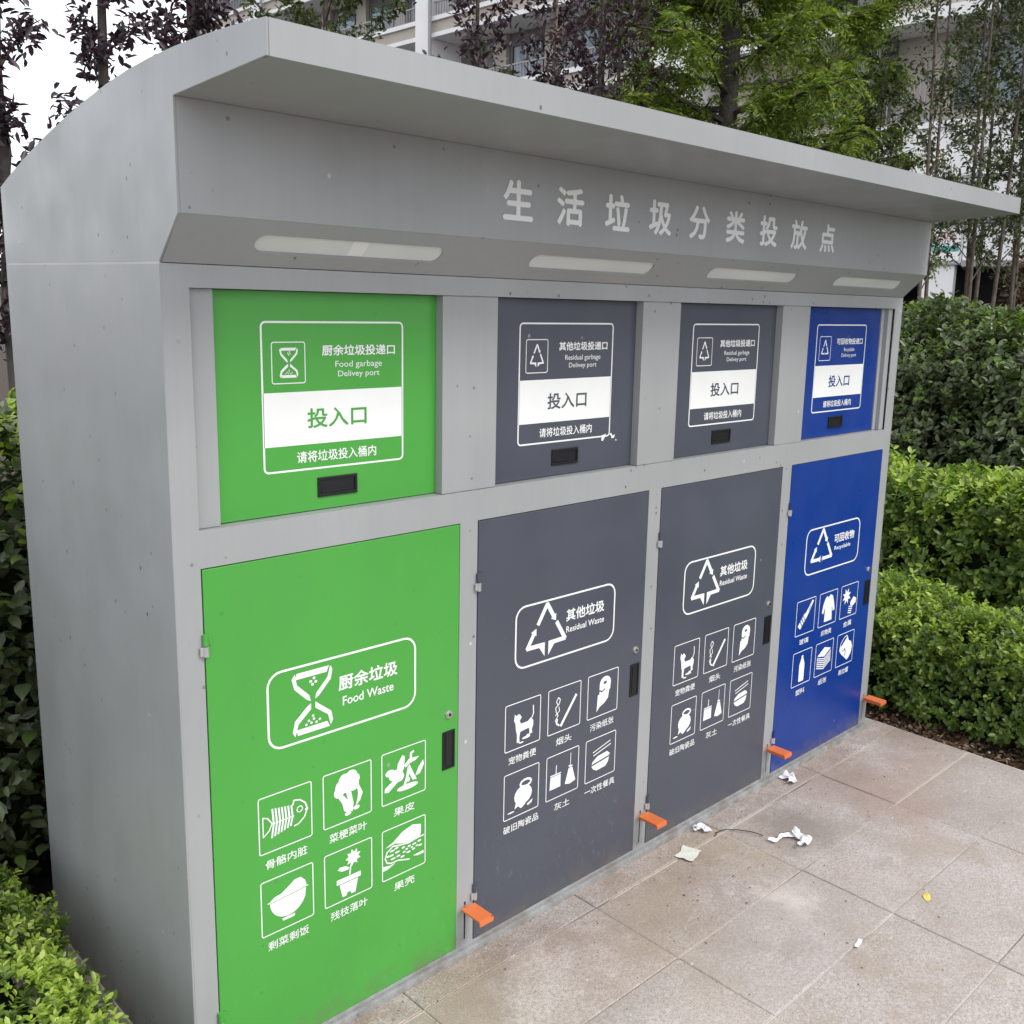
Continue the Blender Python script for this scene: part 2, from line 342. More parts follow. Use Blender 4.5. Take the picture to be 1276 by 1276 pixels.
_tc = {}
def text_polys(body, bold=0.0):
    k = (body, bold)
    if k not in _tc:
        cu = bpy.data.curves.new('txt', 'FONT'); cu.body = body; cu.size = 1; cu.offset = bold; cu.resolution_u = 3
        o = bpy.data.objects.new('txt', cu); me = bpy.data.meshes.new_from_object(o)
        bpy.data.objects.remove(o); bpy.data.curves.remove(cu)
        v = [(a.co.x, a.co.y) for a in me.vertices]; f = [tuple(q.vertices) for q in me.polygons]
        bpy.data.meshes.remove(me); _tc[k] = (v, f)
    return _tc[k]
class Print:
    """flat print in door-local (x,z); y is given at build"""
    def __init__(self): self.v = []; self.f = []; self.k = 0
    def up(self): return -0.000016*self.k
    def poly(self, pts, lay=0):
        n = len(self.v); self.v += [(x, self.up(), z) for x, z in pts]; self.k += 1; self.f.append(tuple(range(n, n+len(pts))))
    def text(self, body, x0, x1, z0, z1, bold=0.012, lay=0, skew=0):
        v, f = text_polys(body)
        ax = min(a for a, b in v); bx = max(a for a, b in v); az_ = min(b for a, b in v); bz = max(b for a, b in v)
        d = bold*(z1-z0)*0.9
        for ox, oz in (((-d, 0), (d, 0), (0, d), (0, -d)) if bold else ((0, 0),)):      # heavier strokes: the glyph struck four times
            n = len(self.v)
            for a, b in v:
                self.v.append((x0+ox+(a-ax)/(bx-ax)*(x1-x0), self.up(), z0+oz+(b-az_)/(bz-az_)*(z1-z0)))
            self.f += [tuple(i+n for i in q) for q in f]; self.k += 1
    def ring(self, x0, x1, z0, z1, r, w, lay=0):
        a = rrect(x0, x1, z0, z1, r); b = rrect(x0+w, x1-w, z0+w, z1-w, max(r-w, 0.0005)); n = len(self.v); k = len(a)
        self.v += [(x, -0.0004*lay, z) for x, z in a+b]
        self.f += [(n+i, n+(i+1) % k, n+k+(i+1) % k, n+k+i) for i in range(k)]
    def line(self, pts, w, lay=0):
        for (x0, z0), (x1, z1) in zip(pts, pts[1:]):
            d = math.hypot(x1-x0, z1-z0) or 1e-6; nx, nz = -(z1-z0)/d*w/2, (x1-x0)/d*w/2
            ex, ez = (x1-x0)/d*w*0.25, (z1-z0)/d*w*0.25
            self.poly([(x0-ex+nx, z0-ez+nz), (x0-ex-nx, z0-ez-nz), (x1+ex-nx, z1+ez-nz), (x1+ex+nx, z1+ez+nz)], lay)
    def ell(self, cx, cz, rx, rz, lay=0, rot=0, n=16, a0=0, a1=360):
        c, s = math.cos(rot), math.sin(rot); pts = []
        for k in range(n if a1-a0 >= 360 else n+1):
            a = math.radians(a0+(a1-a0)*k/n); x, z = rx*math.cos(a), rz*math.sin(a)
            pts.append((cx+x*c-z*s, cz+x*s+z*c))
        self.poly(pts, lay)
    def build(self, name, m, parent, loc=(0, 0, 0)):
        # consistent facing towards -y
        vs, fs = self.v, []
        for f in self.f:
            a = 0
            for i in range(len(f)):
                p_, q = vs[f[i]], vs[f[(i+1) % len(f)]]; a += p_[0]*q[2]-q[0]*p_[2]
            fs.append(f if a > 0 else f[::-1])
        return meshobj(name, vs, fs, m, parent, loc)

# ------------------------------------------------------------------ the setting: ground
g = meshobj('ground', [(-300, -300, -0.06), (300, -300, -0.06), (300, 300, -0.06), (-300, 300, -0.06)], [(0, 1, 2, 3)], M['soil']); g['kind'] = 'structure'
pv = bpy.data.objects.new('pavement', None); COL.objects.link(pv); pv['kind'] = 'structure'
boxobj('mortar_bed', -2.95, 3.025, -3.75, 0.98, -0.055, -0.004, M['joint'], pv)
def slab_mesh(name, sx, sy, m):
    b = 0.0022; h = 0.03
    v = []
    for z, i in ((-h, 0), (-b, 0), (0, b)):
        for x, y in ((i, i), (sx-i, i), (sx-i, sy-i), (i, sy-i)): v.append((x-sx/2, y-sy/2, z))
    f = [(8, 9, 10, 11)]
    for L in (0, 4):
        for k in range(4): f.append((L+k, L+(k+1) % 4, L+4+(k+1) % 4, L+4+k))
    me = bpy.data.meshes.new(name); me.from_pydata(v, [], f); me.materials.append(m); me.update(); return me
PX, PY, J = 0.6215, 0.3035, 0.0036
sm = slab_mesh('paving_slab', PX-J, PY-J, M['slab'])
for r in range(12):
    for c in range(9):
        x = 3.02-PX*(c+0.5); y = -0.097-PY*(r+0.5)
        o = bpy.data.objects.new('paving_slab', sm); o.location = (x+random.uniform(-.0006, .0006), y+random.uniform(-.0006, .0006), random.uniform(-0.0018, 0.0018))
        o.rotation_euler = (random.uniform(-.0012, .0012), random.uniform(-.0012, .0012), random.uniform(-.0012, .0012)); link(o, pv)
km = slab_mesh('kerb_stone', PX-J, 0.094, M['kerb'])
for c in range(9):
    o = bpy.data.objects.new('kerb_stone', km); o.location = (3.02-PX*(c+0.5), -0.047, 0.0015); link(o, pv)
km2 = slab_mesh('edge_stone', 0.30, 0.055, M['kerb'])
for c in range(6):
    o = bpy.data.objects.new('edge_stone', km2); o.location = (-0.033, 0.155+0.304*c-0.152, 0.0); o.rotation_euler = (0, 0, math.pi/2); link(o, pv)
ft = boxobj('concrete_footing', 0.0, 3.02, 0.002, 0.97, -0.05, -0.0015, M['conc']); ft['kind'] = 'structure'

# ------------------------------------------------------------------ the waste kiosk
L_ = 2.914
K = empty('waste_kiosk', 'long grey steel waste sorting kiosk with green, slate and blue doors under an overhanging roof', 'waste station', (L_/2, 0.4, 0))
class Off: pass
def under(o):            # keep world placement while parented to the kiosk empty
    o.location = Vector(o.location)-K.location; return o
roofc = [(-0.405, 2.130), (-0.30, 2.1335), (-0.20, 2.1345), (-0.10, 2.133), (0.0, 2.129), (0.10, 2.121), (0.20, 2.108), (0.30, 2.092), (0.40, 2.074), (0.50, 2.053), (0.60, 2.030), (0.70, 2.005), (0.78, 1.982), (0.862, 1.957)]
prof = [(0.862, 0.0), (0.0, 0.0), (0.0, 1.777), (-0.086, 1.862), (-0.086, 2.056), (-0.405, 2.076)] + roofc
def seam_side(x0, x1, sgn):
    low = [(0.862, 0.0), (0.0, 0.0), (0.0, 1.777), (0.0, 1.7775), (0.862, 1.7775)]
    low = [(0.862, 0.0), (0.0, 0.0), (0.0, 1.7755), (0.862, 1.7755)]
    up = [(0.862, 1.7795), (0.0, 1.7795), (-0.086, 1.862), (-0.086, 2.056), (-0.405, 2.076)]+roofc
    under(prism_x('side_panel', low, x0, x1, M['grey'], K, 0.0007))
    under(prism_x('gable_panel', up, x0, x1, M['grey'], K, 0.0007))
    under(boxobj('seam_strip', x0+0.0006, x1-0.0006, 0.001, 0.861, 1.7750, 1.7800, M['zinc'], K))
seam_side(0.0, 0.0040, 1); seam_side(L_-0.0040, L_, -1)
# roof sheet with folded lip
t_ = 0.018
inner = [(y+0.002, z-t_) for y, z in roofc[1:]]
lip = [(-0.405, 2.076)]+roofc+inner[::-1]+[(-0.387, 2.112), (-0.387, 2.0745)]
under(prism_x('roof_panel', lip, 0.0043, L_-0.0043, M['grey'], K, 0.001))
under(prism_x('soffit_panel', [(-0.3865, 2.0755), (-0.086, 2.0565), (-0.086, 2.066), (-0.3865, 2.085)], 0.0043, L_-0.0043, M['grey'], K))
under(prism_x('sign_panel', [(-0.0855, 1.8625), (-0.0855, 2.056), (-0.074, 2.056), (-0.074, 1.8625)], 0.0043, L_-0.0043, M['grey'], K, 0.0008))
# bevelled light panel with four long rounded lamp slots
bl = math.hypot(0.086, 0.085)
lampx = [(0.168, 0.618), (0.888, 1.345), (1.602, 2.064), (2.318, 2.784)]
def to_bevel(o, d=0.0):
    co = np.empty(len(o.data.vertices)*3); o.data.vertices.foreach_get('co', co); co = co.reshape(-1, 3)
    # local: x, y depth(+ inward), z along slope from the lower edge
    sx = np.array([0, -0.086/bl, 0.085/bl]); nn = np.array([0, 0.085/bl, 0.086/bl])
    w = np.stack([co[:, 0], 0*co[:, 0], 1.7775+0*co[:, 0]], 1)+co[:, 2:3]*sx+co[:, 1:2]*nn
    o.data.vertices.foreach_set('co', w.ravel()); o.data.update(); return o
loops = [[(0.0043, 0.001), (L_-0.0043, 0.001), (L_-0.0043, bl-0.001), (0.0043, bl-0.001)]]
holes = [rrect(a, b, 0.038, 0.083, 0.0224, 7) for a, b in lampx]
under(to_bevel(plate('light_panel', loops+holes, 0.0005, 0.006, M['grey'], K)))
for a, b in lampx:
    o = to_bevel(plate('lamp_cover', [rrect(a+0.001, b-0.001, 0.039, 0.082, 0.0214, 7)], 0.004, 0.01, M['lens'], K, 0.0015)); under(o)
o = to_bevel(plate('lamp_joint', [[(0.382, 0.0405), (0.420, 0.0405), (0.420, 0.0805), (0.382, 0.0805)]], 0.0035, 0.003, M['print'], K)); under(o); o['label'] = 'bright clip across the first lamp cover'
under(boxobj('back_panel', 0.0045, L_-0.0045, 0.845, 0.860, 0.0, 1.95, M['grey'], K))

# front frame with openings
DX0, DP, DW = 0.0542, 0.7148, 0.6600
ZB0, ZB1, ZU0, ZU1 = 0.031, 1.190, 1.266, 1.7345
U0, U1 = 0.0545, 2.858
holes = [[(U0, ZU0), (U1, ZU0), (U1, ZU1), (U0, ZU1)]]
slotx = []
for i in range(4):
    x = DX0+DP*i; holes.append([(x, ZB0), (x+DW, ZB0), (x+DW, ZB1), (x, ZB1)])
    sx = x+DW+0.0275; slotx.append(sx); holes.append([(sx-0.0035, 0.045), (sx+0.0035, 0.045), (sx+0.0035, 0.158), (sx-0.0035, 0.158)])
fr = plate('front_frame', [[(0.0043, 0.0), (L_-0.0043, 0.0), (L_-0.0043, 1.7765), (0.0043, 1.7765)]]+holes, 0.0, 0.004, M['grey'], K, 0.0007); under(fr)
# sill and inner returns of the frame
for (a, b, c, d) in ((U0, U1, ZU0-0.004, ZU0), (U0, U1, ZU1, ZU1+0.004)):
    under(boxobj('frame_return', a, b, 0.0042, 0.05, c, d, M['grey'], K))
under(boxobj('gap_shade_sheet', 0.02, L_-0.02, 0.06, 0.066, 0.01, 1.76, M['gap'], K))  # near-black sheet painting the shade seen through door gaps and slots
under(boxobj('base_rail', 0.0, L_, -0.012, -0.0005, 0.0, 0.0215, M['grey'], K, 0.002))
for i in range(3):
    x = 0.660+0.7120*i
    under(boxobj('divider_panel', x, x+0.169, 0.0046, 0.036, ZU0+0.001, ZU1-0.001, M['grey'], K, 0.0012))
under(boxobj('divider_panel', U0+0.001, 0.1075, 0.0145, 0.040, ZU0+0.001, ZU1-0.001, M['grey'], K, 0.0012))
under(boxobj('divider_panel', 2.802, 2.8235, 0.0245, 0.045, ZU0+0.001, ZU1-0.001, M['grey'], K, 0.001))
under(boxobj('divider_panel', 2.8245, U1-0.001, 0.0095, 0.045, ZU0+0.001, ZU1-0.001, M['grey'], K, 0.001))

# sign
for i, ch in enumerate('生活垃圾分类投放点'):
    c = 0.8035+0.1709*i; sp = Print()
    sp.text(ch, c-0.0425, c+0.0465, 1.910, 1.995, 0.034)
    under(sp.build('sign_character', M['signprint'], K, (0, -0.0864, 0)))

# --- pictograms, unit square, y up -------------------------------------------------
def P_fish(p, T):
    p.line([T(.07, .66), T(.07, .30)], .02*T.s); p.line([T(.07, .66), T(.16, .62), T(.24, .50), T(.18, .38), T(.07, .30)], .022*T.s)
    for i in range(7):
        x = .27+i*.060; p.line([T(x, .50), T(x-.02, .76-.01*i)], .034*T.s); p.line([T(x, .48), T(x-.04, .24+.015*i)], .034*T.s)
    p.line([T(.24, .49), T(.66, .49)], .015*T.s)
    p.line([T(.66, .78), T(.78, .75), T(.88, .66), T(.92, .54), T(.86, .40), T(.74, .31), T(.66, .30)], .028*T.s)
    p.line([T(.66, .78), T(.64, .70)], .03*T.s)
    for k in range(8):
        a, b = math.radians(45*k), math.radians(45*k+45); p.line([T(.77+.055*math.cos(a), .58+.055*math.sin(a)), T(.77+.055*math.cos(b), .58+.055*math.sin(b))], .02*T.s)
    p.ell(*T(.90, .53), .03*T.s, .025*T.s)
def P_cabbage(p, T):
    for x, z, r in ((.44, .80, .13), (.58, .83, .13), (.36, .70, .12), (.66, .76, .10), (.32, .60, .11), (.50, .70, .16), (.62, .66, .12)): p.ell(*T(x, z), r*T.s, r*T.s)
    p.poly([T(.24, .60), T(.42, .50), T(.50, .40), T(.52, .26), T(.52, .14), T(.42, .20), T(.38, .36)])
    p.poly([T(.44, .66), T(.56, .60), T(.62, .30), T(.60, .14), T(.52, .18), T(.50, .40)])
    p.poly([T(.66, .74), T(.74, .62), T(.82, .44), T(.76, .30), T(.66, .22), T(.70, .34), T(.72, .46)])
    p.ell(*T(.50, .13), .07*T.s, .04*T.s); p.ell(*T(.68, .19), .07*T.s, .04*T.s)
def P_peel(p, T):
    p.poly([T(.30, .48), T(.36, .74), T(.46, .88), T(.52, .84), T(.50, .62), T(.44, .46)])
    p.ell(*T(.18, .60), .11*T.s, .07*T.s); p.ell(*T(.30, .52), .15*T.s, .11*T.s); p.ell(*T(.40, .46), .10*T.s, .10*T.s)
    p.poly([T(.30, .46), T(.06, .32), T(.05, .24), T(.14, .22), T(.38, .38)])
    p.poly([T(.50, .66), T(.62, .76), T(.86, .74), T(.76, .68), T(.62, .66), T(.54, .60)]); p.line([T(.66, .74), T(.66, .86), T(.72, .88)], .05*T.s)
    p.poly([T(.60, .66), T(.54, .40), T(.48, .24), T(.56, .28), T(.62, .44)]); p.poly([T(.62, .66), T(.72, .44), T(.80, .28), T(.70, .30), T(.62, .46)])
    p.poly([T(.76, .36), T(.84, .52), T(.95, .64), T(.97, .54), T(.88, .38)]); p.ell(*T(.60, .34), .04*T.s, .05*T.s)
    p.ell(*T(.58, .20), .25*T.s, .06*T.s)
def P_bowl(p, T):
    p.poly([T(.15, .60), T(.24, .66), T(.38, .68), T(.52, .76), T(.64, .84), T(.76, .84), T(.85, .74), T(.87, .66), T(.86, .64)])
    p.line([T(.12, .585), T(.90, .625)], .022*T.s)
    p.poly([T(.16, .565)]+[T(.51+.355*math.cos(math.radians(a)), .575+.37*math.sin(math.radians(a))) for a in range(188, 350, 9)]+[T(.86, .60)])
    p.poly([T(.38, .19), T(.64, .19), T(.62, .14), T(.40, .14)])
def P_plant(p, T):
    star = []
    for k in range(18):
        a = math.radians(20*k); r = .17 if k % 2 else .105; star.append(T(.60+r*math.cos(a), .78+r*math.sin(a)))
    p.poly(star); p.line([T(.60, .75), T(.54, .60), T(.52, .46)], .03*T.s)
    p.poly([T(.52, .60), T(.44, .66), T(.32, .68), T(.26, .64), T(.36, .58), T(.48, .57)])
    p.poly([T(.24, .44), T(.76, .44), T(.76, .34), T(.24, .34)])
    p.poly([T(.30, .325), T(.70, .325), T(.64, .06), T(.55, .06), T(.53, .12), T(.47, .12), T(.44, .06), T(.36, .06)])
def P_shell(p, T):
    p.poly([T(.06, .66), T(.24, .72), T(.46, .86), T(.70, .92), T(.90, .86), T(.90, .66), T(.84, .58), T(.66, .58), T(.44, .62), T(.28, .68), T(.16, .66)])
    p.line([T(.97, .60), T(.80, .60), T(.62, .57), T(.40, .60), T(.24, .64), T(.10, .56), T(.06, .44), T(.10, .34), T(.20, .30), T(.36, .30), T(.48, .26), T(.62, .22)], .028*T.s)
    for x, z, a in ((.22, .55, .06), (.32, .57, .05), (.20, .46, .06), (.34, .48, .06), (.24, .38, .06), (.36, .39, .05), (.48, .52, .04), (.50, .42, .04), (.46, .34, .05), (.62, .50, .04), (.60, .38, .05), (.74, .50, .05), (.72, .40, .04), (.86, .52, .05), (.88, .42, .05), (.12, .47, .03), (.56, .46, .03), (.68, .45, .03), (.80, .44, .03)):
        p.ell(*T(x, z), a*T.s, .02*T.s)
    p.poly([T(.70, .26), T(.96, .28), T(.97, .22), T(.82, .22)]); p.poly([T(.0, .30), T(.14, .27), T(.30, .27), T(.10, .20), T(.0, .20)])
def P_pet(p, T):
    p.poly([T(.26, .78), T(.31, .72), T(.37, .76), T(.42, .72), T(.46, .66), T(.40, .60), T(.44, .52), T(.64, .52), T(.72, .58), T(.80, .50), T(.80, .40), T(.76, .30), T(.78, .22), T(.70, .22), T(.68, .36), T(.60, .36), T(.42, .34), T(.40, .22), T(.41, .10), T(.33, .12), T(.33, .30), T(.30, .40), T(.28, .56), T(.24, .64)])
    p.line([T(.74, .54), T(.80, .66), T(.79, .84)], .028*T.s)
    p.ell(*T(.60, .17), .12*T.s, .028*T.s); p.ell(*T(.46, .09), .07*T.s, .018*T.s); p.ell(*T(.66, .21), .06*T.s, .02*T.s)
def P_cig(p, T):
    p.line([T(.40, .12), T(.86, .72)], .07*T.s)
    p.line([T(.30, .16), T(.22, .28), T(.30, .38), T(.24, .48), T(.22, .58), T(.32, .64), T(.36, .74), T(.30, .80), T(.24, .72), T(.28, .64)], .024*T.s)
    p.line([T(.22, .40), T(.34, .48), T(.32, .58)], .022*T.s); p.line([T(.34, .14), T(.26, .20), T(.28, .30)], .04*T.s)
def P_roll(p, T):
    p.poly([T(.30, .10), T(.33, .50), T(.50, .54), T(.72, .60), T(.68, .36), T(.56, .26), T(.40, .20)])
    p.ell(*T(.57, .74), .19*T.s, .17*T.s); p.poly([T(.38, .74), T(.76, .74), T(.74, .56), T(.38, .50)])
    p.line([T(.52, .78), T(.60, .78)], .02*T.s, 1) if False else None
def P_roll2(p, T):
    p.ell(*T(.56, .76), .055*T.s, .035*T.s); p.line([T(.38, .60), T(.46, .56), T(.56, .60)], .03*T.s)
def P_pot(p, T):
    p.ell(*T(.55, .42), .26*T.s, .22*T.s)
    for k in range(10):
        a, b = math.radians(36*k), math.radians(36*k+36)
        p.line([T(.62+.16*math.cos(a), .68+.08*math.sin(a)), T(.62+.16*math.cos(b), .68+.08*math.sin(b))], .05*T.s)
    p.poly([T(.34, .30), T(.30, .16), T(.40, .20), T(.50, .12), T(.60, .18), T(.66, .24), T(.60, .32)])
    p.ell(*T(.20, .12), .10*T.s, .018*T.s); p.poly([T(.66, .16), T(.84, .24), T(.80, .16), T(.70, .12)])
def P_dust(p, T):
    p.poly([T(.10, .22), T(.44, .22), T(.44, .52), T(.12, .52)]); p.line([T(.12, .55), T(.44, .55)], .03*T.s); p.line([T(.29, .55), T(.30, .76)], .025*T.s)
    p.line([T(.74, .56), T(.75, .92)], .018*T.s); p.line([T(.70, .62), T(.80, .60)], .04*T.s); p.poly([T(.69, .57), T(.81, .57), T(.92, .22), T(.74, .18), T(.58, .22)])
def P_take(p, T):
    p.line([T(.24, .68), T(.82, .82)], .025*T.s); p.line([T(.26, .60), T(.84, .73)], .025*T.s)
    p.poly([T(.20, .39), T(.80, .46), T(.82, .50), T(.72, .58), T(.40, .55), T(.24, .46)]); p.poly([T(.20, .35), T(.80, .42), T(.76, .30), T(.68, .22), T(.38, .20), T(.26, .26)])
def P_bottle(p, T):
    p.poly([T(.10, .28), T(.24, .16), T(.60, .52), T(.84, .84), T(.90, .92), T(.82, .96), T(.76, .88), T(.50, .62), T(.42, .60)])
def P_bottle2(p, T):
    for i in range(3): p.line([T(.22+.08*i, .40+.07*i), T(.32+.07*i, .27+.07*i)], .03*T.s)
    p.line([T(.64, .66), T(.74, .79)], .02*T.s)
def P_coat(p, T):
    p.poly([T(.42, .90), T(.50, .84), T(.60, .92), T(.74, .86), T(.84, .62), T(.90, .40), T(.80, .36), T(.72, .56), T(.76, .10), T(.32, .10), T(.34, .56), T(.24, .36), T(.16, .42), T(.22, .66), T(.32, .84)])
def P_metal(p, T):
    star = []
    for k in range(16):
        a = math.radians(22.5*k); r = .26 if (k//1) % 2 else .13; star.append(T(.34+r*math.cos(a), .66+r*1.05*math.sin(a)))
    p.poly(star)
    p.poly([T(.60, .44), T(.78, .58), T(.94, .50), T(.92, .36), T(.74, .28), T(.60, .34)])
    for i in range(4): p.line([T(.52-.01*i, .30-.065*i), T(.74-.02*i, .27-.065*i)], .035*T.s)
def P_plastic(p, T):
    p.poly([T(.38, .08), T(.62, .08), T(.64, .12), T(.64, .60), T(.58, .74), T(.545, .80), T(.545, .88), T(.455, .88), T(.455, .80), T(.42, .74), T(.36, .60), T(.36, .12)])
def P_paper(p, T):
    p.poly([T(.10, .62), T(.50, .84), T(.88, .74), T(.50, .54)])
    for i in range(6): p.line([T(.10, .56-.062*i), T(.50, .47-.062*i), T(.88, .66-.062*i)], .033*T.s)
def P_can(p, T):
    for k in range(10):
        a, b = math.radians(36*k), math.radians(36*k+36)
        p.line([T(.40+.20*math.cos(a), .76+.10*math.sin(a)+.12*math.cos(a)), T(.40+.20*math.cos(b), .76+.10*math.sin(b)+.12*math.cos(b))], .03*T.s)
    p.poly([T(.18, .60), T(.30, .64), T(.62, .88), T(.70, .74), T(.86, .66), T(.94, .48), T(.90, .30), T(.78, .16), T(.66, .10), T(.46, .24), T(.26, .38), T(.16, .50)])
def P_can2(p, T):
    p.line([T(.36, .44), T(.48, .50), T(.54, .40), T(.50, .28)], .03*T.s)
def lt(p, m, parent, loc):
    o = p.build('lettering', m, parent, loc); o['kind'] = 'stuff'; return o
def mkT(x0, z0, s):
    def T(a, b): return (x0+a*s, z0+b*s)
    T.s = s; return T

def hourglass(p, x0, x1, z0, z1):
    w, h = x1-x0, z1-z0; T = lambda a, b: (x0+a*w, z0+b*h)
    th = 0.085
    p.poly([T(.14, .97), T(.90, .97), T(.84, .88), T(.10, .88)])
    p.poly([T(.02, .90), T(.10, .97), T(.14, .80), T(.42, .60), T(.46, .50), T(.36, .54), T(.08, .74)])
    p.poly([T(.98, .90), T(.93, .97), T(.86, .80), T(.58, .60), T(.56, .52), T(.66, .56), T(.94, .76)])
    p.poly([T(.10, .12), T(.84, .12), T(.90, .03), T(.14, .03)])
    p.poly([T(.02, .10), T(.08, .02), T(.16, .20), T(.46, .38), T(.46, .47), T(.36, .43), T(.08, .26)])
    p.poly([T(.98, .12), T(.92, .05), T(.86, .22), T(.56, .38), T(.56, .48), T(.66, .42), T(.94, .26)])
    for a, b in ((.46, .80), (.54, .84), (.50, .75), (.58, .78)): p.ell(*T(a, b), .035*w, .022*h, n=10)
    for a, b in ((.34, .16), (.46, .17), (.58, .16), (.40, .21), (.52, .22), (.66, .19), (.50, .27)): p.ell(*T(a, b), .03*w, .02*h, n=10)
def triangle(p, ax, az_, lx, lz, rx, down, w):
    w *= .86
    # three bent bars; arrow tips at the bottom centre point downwards when down > 0
    A = (ax, az_); Lp = (lx, lz); R = (rx, lz)
    def I(P, Q, t): return (P[0]+(Q[0]-P[0])*t, P[1]+(Q[1]-P[1])*t)
    def arrow(P, Q, s):
        d = Vector((Q[0]-P[0], Q[1]-P[1])).normalized(); n = Vector((-d.y, d.x))
        p.poly([tuple(Vector(Q)+n*s-d*0.2*s), tuple(Vector(Q)-n*s-d*0.2*s), tuple(Vector(Q)+d*1.3*s)])
    p.line([I(A, Lp, .45), I(A, Lp, .02), I(A, R, .02), I(A, R, .33)], w); arrow(I(A, R, .2), I(A, R, .36), w*.95)
    cx = (lx+rx)/2
    p.line([I(A, Lp, .66), I(A, Lp, .99), (cx-w*1.0, lz)], w); arrow(I(A, Lp, .8), I(A, Lp, .66), w*.95)
    p.line([I(A, R, .53), I(A, R, .99), (cx+w*1.0, lz)], w)
    if down:
        p.poly([(cx-w*2.3, lz-w*.3), (cx-w*.5, lz+w*.5), (cx-w*.5, lz-down)]); p.poly([(cx+w*2.5, lz-w*.3), (cx+w*.6, lz+w*.5), (cx+w*.6, lz-down)])
    else:
        p.poly([(cx-w*.6, lz+w*1.1), (cx-w*.6, lz-w*1.1), (cx-w*1.9, lz)]); p.poly([(cx+w*.6, lz+w), (cx+w*.6, lz-w), (cx+w*.1, lz)])

KINDS = [
 ('green', 'green_up', '厨余垃圾', 'Food Waste', '厨余垃圾投递口', 'Food garbage', ['骨骼内脏', '菜梗菜叶', '果皮', '剩菜剩饭', '残枝落叶', '果壳'], [P_fish, P_cabbage, P_peel, P_bowl, P_plant, P_shell]),
 ('slate', 'slate', '其他垃圾', 'Residual Waste', '其他垃圾投递口', 'Residual garbage', ['宠物粪便', '烟头', '污染纸张', '破旧陶瓷品', '灰土', '一次性餐具'], [P_pet, P_cig, P_roll, P_pot, P_dust, P_take]),
 ('slate', 'slate', '其他垃圾', 'Residual Waste', '其他垃圾投递口', 'Residual garbage', ['宠物粪便', '烟头', '污染纸张', '破旧陶瓷品', '灰土', '一次性餐具'], [P_pet, P_cig, P_roll, P_pot, P_dust, P_take]),
 ('blue', 'blue', '可回收物', 'Recyclable', '可回收物投递口', 'Recyclable', ['玻璃', '织物类', '金属', '塑料', '纸张', '易拉罐'], [P_bottle, P_coat, P_metal, P_plastic, P_paper, P_can])]
EXTRA = {P_roll: P_roll2, P_bottle: P_bottle2, P_can: P_can2}
WORDS = {'green': 'green food waste', 'blue': 'blue recyclables'}
